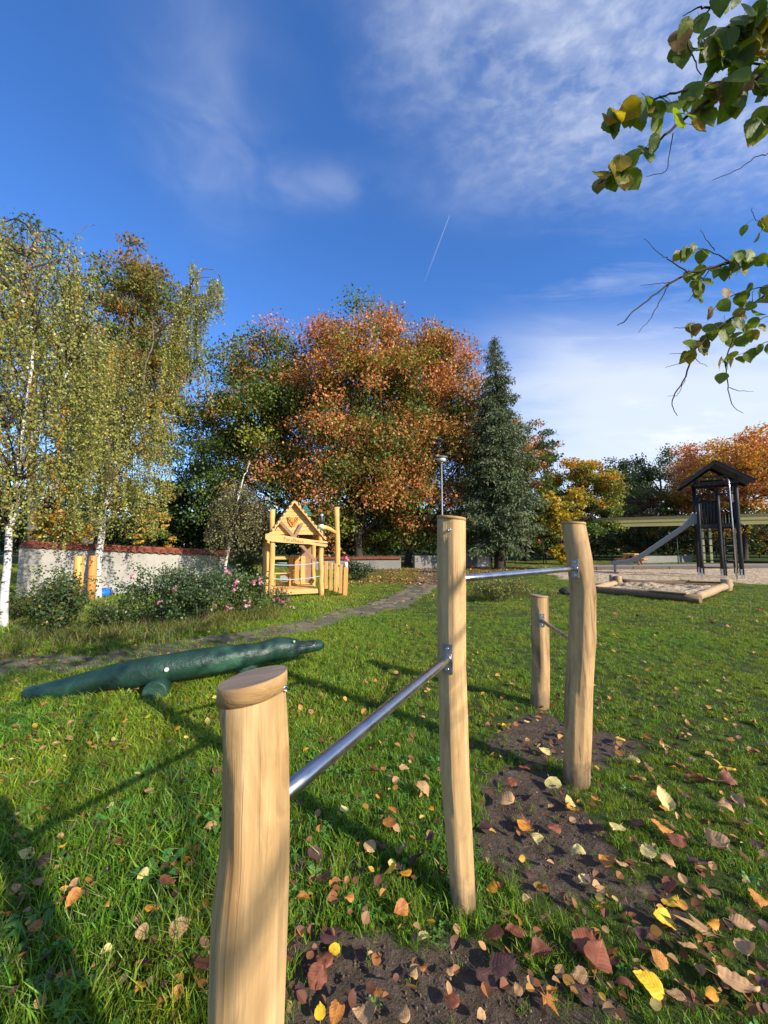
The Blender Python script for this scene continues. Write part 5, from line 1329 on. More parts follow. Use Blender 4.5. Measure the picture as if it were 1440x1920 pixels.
    for i, (px, D, tp) in enumerate([(1110, 47, 985), (1180, 48, 980), (1260, 47, 985), (1340, 46, 982), (1420, 46, 980), (1510, 45, 970), (1620, 44, 960)]):
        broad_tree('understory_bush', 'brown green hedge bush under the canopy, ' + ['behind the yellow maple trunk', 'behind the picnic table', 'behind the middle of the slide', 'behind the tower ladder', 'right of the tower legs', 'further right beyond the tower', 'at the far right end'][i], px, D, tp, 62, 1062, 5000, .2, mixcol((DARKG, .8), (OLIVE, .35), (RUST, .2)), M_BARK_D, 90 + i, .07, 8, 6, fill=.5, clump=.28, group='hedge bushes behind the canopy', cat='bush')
build_trees()

def woodland():
    rng = np.random.default_rng(123); n = 70000; x = rng.uniform(-85, 120, n); y = 58 + 9 * rng.uniform(size=n); top = 5.2 + 1.1 * np.sin(x * .31) + .9 * np.sin(x * .83 + 1) + .6 * np.sin(x * 2.1); z = top * rng.uniform(size=n) ** .8
    P = np.stack([x, y, z + .1], 1); C = np.where(rng.uniform(size=(n, 1)) < .85, pick(DARKG, n, rng), pick(OLIVE, n, rng) * .6)
    o = link('woodland', quad_mesh('woodland', leaf_quads(P, rng.uniform(.35, .75, n), rng, .8, .2, .4), C), L_TREE); tag(o, 'dark far woodland closing the horizon', kind='stuff')
woodland()

def spruce():
    rng = np.random.default_rng(77); r0 = ray(936, 1000); D = 24.5; x, Y = r0[0] * D / r0[1], D; o = thing('spruce_tree', 'tall dark spruce with a narrow pointed top beside the orange maples', 'tree', (x, Y, 0))
    zt_ = atY(936, 628, Y)[2]; paths = [(np.array([[0, 0, -.1], [.03, 0, 2], [0, 0, 6], [.05, 0, 11], [.02, 0, zt_]]), np.array([.36, .28, .21, .12, .015]))]; P, A, S = [], [], []
    z = 1.6
    while z < zt_ - .2:
        f = z / zt_; Lb = 3.05 * (1 - f) ** .62 * (1 if z > 3 else .85) * (1 if f < .55 else 1 - .25 * (f - .55) / .45)
        for k in range(7 if f < .8 else 5):
            a = rng.uniform(0, 2 * PI); L = Lb * rng.uniform(.55, 1.18); up = .10 + .35 * f
            n = 7; t = np.linspace(0, 1, n)[:, None]; d = np.array([math.cos(a), math.sin(a), 0])
            c = np.array([0, 0, z]) + d * L * t + np.array([0, 0, 1]) * L * (up * t - .55 * t ** 2 + .22 * t ** 4); paths.append((c, .03 * (1 - .85 * t[:, 0]) * (1.3 - f)))
            m = max(6, int(L * 30)); ft = rng.uniform(.12, 1, m); i = np.minimum((ft * (n - 1)).astype(int), n - 2); w = (ft * (n - 1) - i)[:, None]; q = c[i] * (1 - w) + c[i + 1] * w
            side = np.array([-d[1], d[0], 0]); off = rng.uniform(-1, 1, (m, 1)) * .42 * L * (1 - .6 * ft[:, None]) ; hang = rng.uniform(0, .42, (m, 1)) * (1.1 - f)
            P.append(q + side * off - np.array([0, 0, 1]) * (hang + .15 * np.abs(off))); A.append(unit(d * .5 + side * np.sign(off) * .55 + np.array([0, 0, -.75]) + rng.normal(size=(m, 3)) * .35)); S.append(np.full(m, .28 * (1.15 - .5 * f)))
        z += .21
    P, A, S = np.concatenate(P), np.concatenate(A), np.concatenate(S)
    P = np.repeat(P, 3, 0) + rng.normal(size=(len(P) * 3, 3)) * .07; A = unit(np.repeat(A, 3, 0) + rng.normal(size=P.shape) * .45); S = np.repeat(S, 3)[:, None] * rng.uniform(.5, 1.15, (len(P), 1))
    b = unit(np.cross(A, rng.normal(size=P.shape))); V = np.stack([P, P + A * S * .5 + b * S * .15, P + A * S, P + A * S * .5 - b * S * .15], 1)
    C = pick([(.085, .118, .048), (.108, .142, .058), (.062, .092, .038), (.135, .16, .07)], len(P), rng)
    link('trunk', limbs_mesh('trunk', paths, 6), M_BARK_D, o); link('crown', quad_mesh('crown', V, C), L_NEEDLE, o)
spruce()

def birch(label, stems, strands, seed, D, leaf=.058, green=None, gold=.07, hang=(1.0, 3.0), name='birch_tree', lden=26, zmin=(1.4, 2.4)):
    """stems: list of pixel polylines with start radius; strands hang from twigs scattered by crownfn -> list of (px, py, depth offset)"""
    rng = np.random.default_rng(seed); r0 = G(*stems[0][0][0]); base = np.array([r0[0], r0[1], 0]); o = thing(name, label, 'tree', tuple(base)); Y = base[1]; paths = []; fine = []; anchors = []
    for pl, rad in stems:
        q = [atY(x, y, Y + dy) if y < 1100 else np.array([*atY(x, y, Y)[:2], max(-.05, atY(x, y, Y)[2])]) for (x, y, *dd) in pl for dy in [dd[0] if dd else 0]]
        q = np.array(q) - base; n = 16; t = np.linspace(0, len(q) - 1, n); c = np.stack([np.interp(t, range(len(q)), q[:, i]) for i in range(3)], 1); c[1:-1] += rng.normal(size=(n - 2, 3)) * .018
        (paths if rad > .06 else fine).append((c, np.linspace(rad, rad * .18, n))); anchors.append(c[n // 3:])
    anchors = np.concatenate(anchors); twigs = []; P, A, C = [], [], []
    for (px, py, dy, ln, den) in strands(rng):
        e = atY(px, py, Y + dy) - base; s = anchors[np.argmin(np.linalg.norm(anchors - e - np.array([0, 0, -.6]), axis=1))]
        if rng.uniform() < .28: twigs.append((curve(s, e, rng, 6, .16, .04), np.linspace(.016, .004, 6)))
        L = min(ln, e[2] - rng.uniform(*zmin))
        if L < .12: continue
        sway = rng.normal(size=2) * .10; k = max(5, int(L * lden * den)); f = rng.uniform(0, 1, k); 
        pt = e + np.stack([sway[0] * L * f ** 1.5, sway[1] * L * f ** 1.5, -L * f], 1); 
        if rng.uniform() < .5: twigs.append((np.stack([e, e + np.array([sway[0] * L * .35, sway[1] * L * .35, -L * .5]), e + np.array([sway[0] * L, sway[1] * L, -L])]), np.array([.005, .004, .002])))
        P.append(pt + rng.normal(size=(k, 3)) * np.array([.038, .038, .03])); g = rng.uniform() < gold
        C.append(pick([(.52, .27, .03), (.46, .19, .025), (.48, .34, .05)], k, rng) if g else pick(green or [(.26, .28, .055), (.33, .33, .075), (.20, .23, .045), (.40, .35, .085)], k, rng, .3))
    P, C = np.concatenate(P), np.concatenate(C); V = leaf_quads(P, leaf * rng.uniform(.7, 1.3, len(P)), rng, .8, 1.1, .1)
    link('trunk', limbs_mesh('trunk', paths or fine[:1], 10), M_BIRCH, o)
    for c_, r_ in (fine if paths else fine[1:]): link('branch', limbs_mesh('branch', [(c_, r_)], 8), M_BIRCH if r_[0] > .045 else M_LIMB, o)
    link('twigs', limbs_mesh('twigs', twigs, 4), M_TWIG, o); link('crown', quad_mesh('crown', V, C), L_BIRCH, o)
    return o

def poly_sampler(rows, n, depth, lo, hi, den=1.0):
    """rows: (y, x left, x right): hanging strands start anywhere in the outline"""
    ys = [r[0] for r in rows]
    def f(rng):
        out = []
        for _ in range(n):
            y = rng.uniform(ys[0], ys[-1]); a, b = np.interp(y, ys, [r[1] for r in rows]), np.interp(y, ys, [r[2] for r in rows]); x = rng.uniform(a, b)
            c = (x - (a + b) / 2) / max(1, (b - a) / 2); dy = rng.uniform(-1, 1) * depth * math.sqrt(max(.05, 1 - c * c)); out.append((x, y, dy, rng.uniform(lo, hi), den))
        return out
    return f
def birches():
    birch('big weeping birch with forked white stems at the left edge', [([(7, 1176), (14, 1060), (26, 950), (42, 820), (60, 690), (66, 610)], .068), ([(20, 985), (42, 870), (78, 785), (98, 740), (128, 700), (150, 650, .3)], .055), ([(15, 1040), (14, 900), (10, 760), (20, 640), (35, 560), (60, 440)], .034), ([(90, 520), (130, 455), (165, 422), (180, 424)], .010)],
          poly_sampler([(408, 0, 40), (425, -120, 75), (440, -160, 150), (480, -190, 185), (560, -200, 205), (650, -200, 215), (760, -200, 190), (860, -190, 150), (930, -150, 110)], 600, 1.5, .6, 2.1), 301, 7.3, .044, None, .06, lden=62, zmin=(1.25, 2.5))
    rows = [(620, 130, 235), (660, 115, 270), (720, 110, 300), (800, 105, 325), (880, 110, 325), (940, 120, 300), (990, 125, 270)]
    top = poly_sampler(rows, 410, 1.9, .8, 2.3)
    def st(rng):
        s = top(rng)
        for px, y0, ln in ((342, 528, 2.6), (350, 530, 3.4), (358, 535, 2.4), (366, 540, 3.0), (372, 545, 1.6), (335, 560, 3.2), (327, 590, 3.4), (320, 620, 3.0), (394, 522, 1.0), (401, 520, 1.25), (408, 524, .9), (413, 524, .55), (386, 560, .9), (381, 545, 1.3), (362, 492, .5), (368, 505, .4)):
            for _ in range(6): s.append((px + rng.normal() * 3.0, y0 + rng.uniform(0, 20), rng.normal() * .25, ln * rng.uniform(.6, 1.05), 1.5))
        for px in range(118, 330, 13): s.append((px + rng.normal() * 4, rng.uniform(580, 700), rng.normal(), rng.uniform(2.5, 4), 1.1))
        return s
    birch('weeping birch with hanging strands and leaning white stem before the garden wall', [([(183, 1124), (184, 1040), (193, 960), (212, 905), (232, 850), (252, 800), (272, 762)], .10), ([(212, 905), (205, 830), (196, 800), (178, 700), (190, 600, .4)], .035), ([(262, 780), (300, 700), (335, 600), (362, 530), (380, 505), (398, 503), (410, 515)], .030), ([(232, 850), (262, 740), (285, 650), (288, 600)], .04)], st, 302, 11.4, .050, None, .05, lden=52)
    rows = [(905, 425, 470), (925, 405, 500), (950, 395, 520), (985, 385, 515), (1010, 385, 500)]
    birch('slender bare topped birch leaning beside the playhouse with a shaggy low crown', [([(418, 1118), (424, 1060), (434, 1000), (446, 930), (459, 890), (469, 866)], .045), ([(444, 935), (470, 924), (500, 915), (525, 920)], .012), ([(452, 905), (430, 897), (405, 910), (392, 935)], .010), ([(440, 965), (405, 940), (388, 960)], .010)], poly_sampler(rows, 420, 1.0, .25, 1.0), 303, 11.6, .048,  [(.24, .22, .09), (.28, .26, .11), (.19, .19, .075)], .015, lden=26, zmin=(.7, 1.6))
birches()

# ------------------------------------------------------------------ rose bed and low plants
def leafy_bush(name, label, px, base, top, half, n, leaf, pal, seed, flowers=(), depth=.8, cat='bush', group=None, mat_=None, stems=14):
    rng = np.random.default_rng(seed); g = G(px, base); o = thing(name, label, cat, tuple(g), 0, group); Y = g[1]; D = to_px(g)[2]; rx = half * D / F; h = atY(px, top, Y)[2]; paths, P = [], []
    for i in range(stems):
        a = rng.uniform(0, 2 * PI); r = rng.uniform(.25, 1); e = np.array([math.cos(a) * rx * r, math.sin(a) * rx * depth * r, h * rng.uniform(.62, 1.0) * (1 - .28 * r * r)])
        c = curve(np.array([math.cos(a) * .10, math.sin(a) * .10, -.02]), e, rng, 7, .12, .05); paths.append((c, np.linspace(.011, .003, 7)))
        for j in range(5):
            s = c[rng.integers(2, 7)]; e2 = s + rng.normal(size=3) * np.array([.30, .25, .16]) * (rx + h) * .42 + np.array([0, 0, .05]); e2[2] = max(.05, e2[2]); c2 = curve(s, e2, rng, 4, .1, .05); paths.append((c2, np.linspace(.005, .002, 4)))
            m = int(n / stems / 5); f = rng.uniform(.1, 1, m); q = c2[np.minimum((f * 3).astype(int), 2)] * (1 - (f * 3 % 1))[:, None] + c2[np.minimum((f * 3).astype(int) + 1, 3)] * (f * 3 % 1)[:, None]
            P.append(q + rng.normal(size=(m, 3)) * np.array([.07, .07, .055]))
    P = np.concatenate(P); P = P[P[:, 2] > .02]; C = pick(pal, len(P), rng, .3); V = leaf_quads(P, leaf * rng.uniform(.6, 1.3, len(P)), rng, .62, .15, .5)
    link('stems', limbs_mesh('stems', paths, 4), M_TWIG, o); link('foliage', quad_mesh('foliage', V, C), mat_ or L_ROSE, o)
    for fx, fy, sz in flowers:
        q = atY(fx, fy, Y - rx * depth * .75) - g; r = sz * D / F / 2; Vf, Cf = [], []
        for _ in range(5):
            c = q + rng.normal(size=3) * r * .55
            for k in range(9):
                d = unit(rng.normal(size=3)); e = unit(np.cross(d, rng.normal(size=3))); pr = r * .52; p = c + d * pr * .35; n_ = np.cross(d, e)
                Vf.append([p - e * pr * .6, p + n_ * pr * .3 - d * pr * .2, p + e * pr * .6, p + d * pr * .8]); Cf.append(np.array([(.72, .24, .36), (.78, .36, .45), (.60, .13, .24), (.80, .55, .58)][rng.integers(0, 4)]))
        link('flower', quad_mesh('flower', Vf, np.array(Cf)), L_ROSE, o)
    return o
ROSEG = [(.055, .10, .035), (.075, .13, .042), (.042, .08, .028), (.11, .16, .05)]
def rose_bed():
    leafy_bush('rose_bush', 'dark leafed rose bush in front of the blue ring, a few yellow leaves', 108, 1196, 1068, 52, 3600, .052, ROSEG + [(.20, .19, .03)], 401)
    leafy_bush('rose_bush', 'lower thin rose bush between the dark one and the broad one', 205, 1188, 1128, 46, 1500, .046, [(.08, .125, .035), (.11, .15, .042), (.06, .10, .03)], 402)
    leafy_bush('rose_bush', 'broad rose bush in the middle with two pink blossoms', 290, 1182, 1062, 78, 5600, .05, ROSEG, 403, [(248, 1083, 11), (331, 1105, 9), (300, 1128, 7)])
    leafy_bush('rose_bush', 'tall rose bush overlapping the white wall left of the playhouse birch', 372, 1176, 1055, 58, 4200, .048, ROSEG, 404, [(424, 1073, 12), (440, 1098, 14)])
    leafy_bush('rose_bush', 'paler rose bush with pink clusters beside the playhouse', 450, 1163, 1072, 50, 3800, .048, [(.085, .14, .035), (.12, .17, .05), (.065, .11, .03)], 405, [(431, 1139, 12), (459, 1134, 12), (425, 1136, 8), (473, 1090, 11), (487, 1085, 8), (490, 1094, 9), (404, 1132, 8)])
    leafy_bush('rose_bush', 'small rose with pink blossoms at the playhouse corner', 522, 1147, 1100, 22, 500, .045, [(.055, .095, .025), (.08, .12, .035)], 406, [(519, 1122, 10), (535, 1130, 11), (540, 1122, 6), (549, 1137, 7)])
    leafy_bush('low_shrub', 'low green shrub right of the flower post', 668, 1090, 1054, 36, 2200, .07, [(.045, .085, .03), (.06, .105, .04)], 407)
    leafy_bush('climber_bush', 'light green ivy like bush at the right end of the garden wall', 466, 1112, 1022, 26, 2600, .07, [(.10, .15, .03), (.13, .17, .035), (.07, .11, .025)], 408)
    leafy_bush('weed_clump', 'yellowing weed clump behind the tall straight post', 935, 1128, 1090, 60, 2400, .05, [(.17, .19, .035), (.24, .22, .05), (.11, .15, .03)], 409)
    leafy_bush('weed_clump', 'wild green plant at the foot of the left birch', 52, 1165, 1108, 50, 1800, .055, [(.07, .12, .03), (.16, .16, .03), (.05, .09, .025)], 410)
    leafy_bush('low_shrub', 'green sapling shrub in front of the white store box', 838, 1074, 1040, 22, 900, .09, [(.10, .16, .03), (.07, .12, .03)], 411)
rose_bed()

# ================================================================== the lime tree overhead: trunk beside the photographer, boughs reaching into view
def lime_overhead():
    rng = np.random.default_rng(55); rnd = random.Random(55); T0 = np.array([4.35, -3.75, 0.0])
    o = thing('lime_tree', 'overhanging lime tree whose leafy twigs hang into the upper right corner', 'tree', tuple(T0))
    paths = [(np.array([[0, 0, -.2], [.03, .02, 1.2], [0, .05, 2.4], [.1, .1, 3.6], [.15, 0, 4.8]]), np.array([.24, .19, .17, .13, .06]))]
    twigs = []; spots = []; extra = []
    def tw(pix, D0, D1, r0, r1, root=None, leafy=(0, 1), den=0.0, off=(10, 30)):
        n = len(pix); q = np.array([at(x, y, D0 + (D1 - D0) * i / max(1, n - 1)) for i, (x, y) in enumerate(pix)]) - T0
        if root is not None: 
            a_, b_ = np.array(root), q[0]; mids = [a_ * (1 - f) + b_ * f + rng.normal(size=3) * np.array([.13, .13, .08]) + np.array([0, 0, .9 * f * (1 - f)]) for f in (.2, .4, .6, .8)]
            q = np.concatenate([a_[None], np.array(mids), q]); spine = np.concatenate([np.array(mids), b_[None]])
            for f in rng.uniform(0, 4, 60):
                i = int(f); extra.append(spine[i] * (1 - f + i) + spine[i + 1] * (f - i) + rng.normal(size=3) * .11 - np.array([0, 0, .05]))
        t = np.linspace(0, len(q) - 1, 4 * len(q)); c = np.stack([np.interp(t, range(len(q)), q[:, i]) for i in range(3)], 1); c[1:-1] += rng.normal(size=(len(c) - 2, 3)) * .0022
        twigs.append((c, np.linspace(r0, r1, len(c)) * 1.35))
        if den:
            k = int(den * 1.35)
            for _ in range(k):
                f = rng.uniform(*leafy); s = f * (n - 1); i = min(int(s), n - 2); w = s - i
                p = at(pix[i][0] * (1 - w) + pix[i + 1][0] * w, pix[i][1] * (1 - w) + pix[i + 1][1] * w, D0 + (D1 - D0) * (i + w) / max(1, n - 1)) - T0
                a = rng.uniform(0, 2 * PI); L = rng.uniform(off[0], off[1]) / F * D0; st = p + np.array([math.cos(a) * L, math.sin(a) * L, rng.uniform(-.35, .25) * L]); spots.append((p, st, D0))
    # near bough
    r1 = (.12, .1, 3.2)
    tw([(1500, 128), (1440, 140), (1412, 147), (1367, 162), (1330, 190), (1275, 227), (1230, 270), (1162, 312), (1122, 345)], 1.55, 1.5, .012, .0016, r1, (.12, 1), 74, (8, 34))
    tw([(1412, 147), (1360, 150), (1310, 165), (1262, 175), (1215, 192), (1160, 212), (1140, 228)], 1.52, 1.46, .004, .0012, None, (.1, 1), 46, (6, 32))
    tw([(1500, 118), (1440, 120), (1390, 117), (1350, 100), (1310, 92), (1262, 88)], 1.6, 1.55, .006, .0012, r1, (.05, .8), 48, (8, 36))
    tw([(1390, -40), (1345, 0), (1320, 30), (1287, 65), (1270, 82)], 1.5, 1.5, .005, .0012, (.1, .1, 3.5), (.1, .95), 12, (4, 22))
    tw([(1352, 2), (1330, 12), (1302, 17), (1280, 30)], 1.5, 1.49, .0035, .001)
    tw([(1287, 70), (1300, 110), (1315, 140)], 1.5, 1.5, .0022, .0012, None, (.1, 1), 3, (4, 14))
    tw([(1500, 40), (1440, 45), (1400, 60), (1365, 50)], 1.62, 1.55, .005, .0015, r1, (.3, 1), 90, (8, 46))
    tw([(1500, 200), (1440, 210), (1420, 232), (1400, 250)], 1.7, 1.66, .004, .0012, r1, (.2, 1), 14, (4, 22))
    tw([(1500, 250), (1440, 288), (1422, 290), (1380, 320), (1336, 338)], 1.7, 1.66, .003, .0008, r1)
    tw([(1262, 250), (1250, 320), (1212, 331)], 1.5, 1.48, .0014, .0007)
    # the deeper bough
    r2 = (.1, .1, 2.75)
    tw([(1520, 478), (1440, 482), (1370, 492), (1320, 505), (1290, 512), (1255, 532), (1230, 550), (1190, 582), (1170, 602), (1157, 610)], 2.5, 2.35, .012, .0016, r2, (.1, .42), 50, (6, 34))
    tw([(1290, 512), (1252, 485), (1242, 480), (1207, 447)], 2.4, 2.36, .003, .0009); tw([(1255, 532), (1240, 560), (1222, 595), (1197, 624)], 2.4, 2.36, .003, .0009)
    tw([(1258, 530), (1228, 532), (1200, 535)], 2.4, 2.38, .0022, .0008)
    tw([(1372, 492), (1330, 470), (1300, 464), (1275, 470)], 2.45, 2.4, .003, .001, None, (.1, 1), 13, (4, 16)); tw([(1340, 470), (1325, 450), (1313, 430)], 2.45, 2.42, .0022, .0008)
    tw([(1500, 400), (1440, 420), (1415, 410), (1410, 390)], 2.5, 2.45, .004, .001, r2, (.2, 1), 16, (5, 24))
    tw([(1330, 505), (1305, 545), (1290, 565)], 2.45, 2.4, .002, .0009, None, (.2, 1), 9, (4, 14))
    tw([(1520, 505), (1440, 535), (1390, 548), (1350, 565), (1325, 597)], 2.55, 2.42, .006, .0012, r2, (.1, 1), 18, (5, 22))
    tw([(1520, 520), (1440, 550), (1380, 592), (1345, 615), (1300, 657), (1285, 710), (1262, 742), (1260, 760), (1270, 780)], 2.55, 2.35, .010, .0012, r2, (.1, .52), 56, (6, 32))
    tw([(1375, 595), (1375, 635), (1360, 677), (1365, 720), (1371, 760), (1394, 775)], 2.48, 2.42, .004, .0010, None, (.1, .6), 11, (4, 18))
    tw([(1300, 655), (1280, 662), (1255, 664)], 2.4, 2.38, .002, .0008); tw([(1298, 665), (1275, 680), (1247, 690)], 2.4, 2.38, .002, .0008); tw([(1300, 668), (1312, 680), (1328, 687)], 2.4, 2.4, .0016, .0007)
    tw([(1366, 727), (1390, 733), (1413, 734)], 2.43, 2.42, .0018, .0007); tw([(1285, 712), (1270, 742), (1252, 743)], 2.38, 2.36, .0014, .0007)
    tw([(1345, 612), (1300, 615), (1262, 615)], 2.46, 2.42, .003, .0009, None, (.1, 1), 13, (4, 16))
    tw([(1520, 600), (1440, 590), (1400, 620), (1380, 650)], 2.6, 2.5, .005, .001, r2, (.1, 1), 34, (5, 28))
    tw([(1520, 640), (1440, 640), (1410, 655), (1350, 682)], 2.6, 2.5, .004, .001, r2, (.2, 1), 22, (5, 22))
    link('trunk', limbs_mesh('trunk', paths, 14), M_BARK_G, o); link('branches', limbs_mesh('branches', twigs, 7), M_TWIG, o)
    # heart shaped leaves, each one its own
    def heart(k):
        r = random.Random(k); V, Fs = [], []; rows = [(0, .0), (.02, .20), (.07, .36), (.14, .46), (.22, .515), (.31, .53), (.41, .51), (.51, .46), (.61, .39), (.71, .305), (.80, .215), (.88, .13), (.95, .05), (1.0, .0)]; cup = r.uniform(-.05, .22); bend = r.uniform(-.1, .35)
        for i, (l, w) in enumerate(rows):
            for s in (-1, -.5, 0, .5, 1):
                sx = s * w * (1 + (.04 if i % 2 else -.03) * abs(s)); back = -.09 * abs(s) * (1 - l) ** 3 * 2.2 if i < 6 else 0
                V.append((sx, -(l + back), cup * abs(s) * w - bend * l * l * .5 + .02 * math.sin(9 * l + s * 3)))
        for i in range(len(rows) - 1):
            for j in range(4): Fs.append((5 * i + j, 5 * i + j + 1, 5 * i + 6 + j, 5 * i + 5 + j))
        mb = MB(); mb.add(V, Fs, True); b = MB(); mb.add([(-.012, 0, 0), (.012, 0, 0), (.008, .42, .02), (-.008, .42, .02)], [(0, 1, 2, 3)])
        me = bpy.data.meshes.new('leaf'); me.from_pydata(mb.v, [], mb.f); me.polygons.foreach_set('use_smooth', [True] * len(mb.f)); me.update(); return me
    def lmat(name, col, edge):
        m, t, out = new_mat(name); co = objco(t); sep = t.node('ShaderNodeSeparateXYZ'); t.l.new(co, sep.inputs[0])
        ax = t.math('ABSOLUTE', sep.outputs[0]); vein = t.math('SINE', t.math('ADD', t.math('MULTIPLY', sep.outputs[1], 44), t.math('MULTIPLY', ax, 30)))
        n = t.noise(co, 4, 5, .6); inf = t.node('ShaderNodeObjectInfo'); c = t.mix(t.ss(t.math('ADD', n, t.math('MULTIPLY', t.math('SUBTRACT', inf.outputs['Random'], .5), .35)), .48, .70), col, edge)
        c = t.mix(t.math('MULTIPLY', t.ss(vein, .6, 1), .10), c, tuple(min(1, q * 1.25 + .01) for q in col)); c = t.mix(t.math('MULTIPLY', t.ss(ax, .022, .008), .5), c, tuple(min(1, q * 1.6 + .03) for q in col))
        p = t.node('ShaderNodeBsdfPrincipled'); t.put(p.inputs['Base Color'], c); p.inputs['Roughness'].default_value = .45; p.inputs['Specular IOR Level'].default_value = .4; t.l.new(t.bump(n, .15, .03), p.inputs['Normal'])
        tr = t.node('ShaderNodeBsdfTranslucent'); t.put(tr.inputs['Color'], t.mix(1.0, c, (1.6, 1.5, .5), 'MULTIPLY')); mx = t.node('ShaderNodeMixShader'); mx.inputs[0].default_value = .52
        t.l.new(p.outputs[0], mx.inputs[1]); t.l.new(tr.outputs[0], mx.inputs[2]); t.l.new(mx.outputs[0], out.inputs[0]); return m
    LM = [lmat('lime_leaf_green', (.15, .22, .022), (.25, .27, .035)), lmat('lime_leaf_deep', (.095, .155, .022), (.13, .18, .026)), lmat('lime_leaf_yellow', (.34, .25, .02), (.22, .20, .025)), lmat('lime_leaf_bronze', (.22, .13, .035), (.13, .13, .03))]
    protos = [heart(i) for i in range(8)]
    for me in protos: me.materials.append(LM[0])
    stalks = []
    spots = [q for q in spots if -60 < 1440 - to_px(q[1] + T0)[0] and -40 < to_px(q[1] + T0)[1]]; rnd.shuffle(spots)
    for p, st, D0 in spots[:300]:
        px, py, d = to_px(st + T0)
        l = link('leaf', protos[rng.integers(0, 8)], None, o); s = rng.uniform(.056, .084) if D0 < 2 else rng.uniform(.052, .078)
        l.location = tuple(st); yaw = rng.uniform(-.9, .9) + (PI if rng.uniform() < .3 else 0)
        # leaf lies in local x/-y; hang the tip down with some swing
        M = Matrix.Rotation(yaw, 3, 'Z') @ Matrix.Rotation(R(90) + rng.normal() * .38, 3, 'X') @ Matrix.Rotation(rng.normal() * .35, 3, 'Z')
        l.rotation_euler = M.to_euler(); l.scale = (s * rng.uniform(.82, 1.0), s, s)
        l.material_slots[0].link = 'OBJECT'; l.material_slots[0].material = LM[rng.choice(4, p=[.50, .27, .14, .09])]
        stalks.append((np.stack([p, (p + st) / 2 + np.array([0, 0, .008]), st]), np.array([.0009, .0008, .0007])))
    link('leaf_stalks', limbs_mesh('leaf_stalks', stalks, 4), M_TWIG, o)
    # the crown above, out of view
    n = 1300; P = rng.normal(size=(n, 3)) * np.array([1.1, 1.0, .5]) + np.array([-.7, 2.0, 4.9]); W = P + T0; P = np.concatenate([P[(W[:, 2] > 4.0) & (W[:, 1] < .75)], np.array([e for e in extra if e[1] + T0[1] > .45 and e[2] > 2.6])])
    k = []
    for q in P:
        px, py, d = to_px(q + T0); k.append(d < .12 or not (-150 < px < 1500 and -150 < py < 2070))
    P = P[np.array(k)]; sd = np.array(sun_dir); gp = (P + T0) - sd * ((P[:, 2] + T0[2]) / sd[2])[:, None]
    P = P[~((gp[:, 0] > -3.2) & (gp[:, 1] < 4.6))]                    # unseen leaves dropped so their shadow misses the near lawn and posts
    C = pick([(.06, .12, .016), (.10, .14, .02), (.26, .2, .02)], len(P), rng); link('crown', quad_mesh('crown', leaf_quads(P, .10, rng, .85, .8, .3), C), L_TREE, o)
lime_overhead()

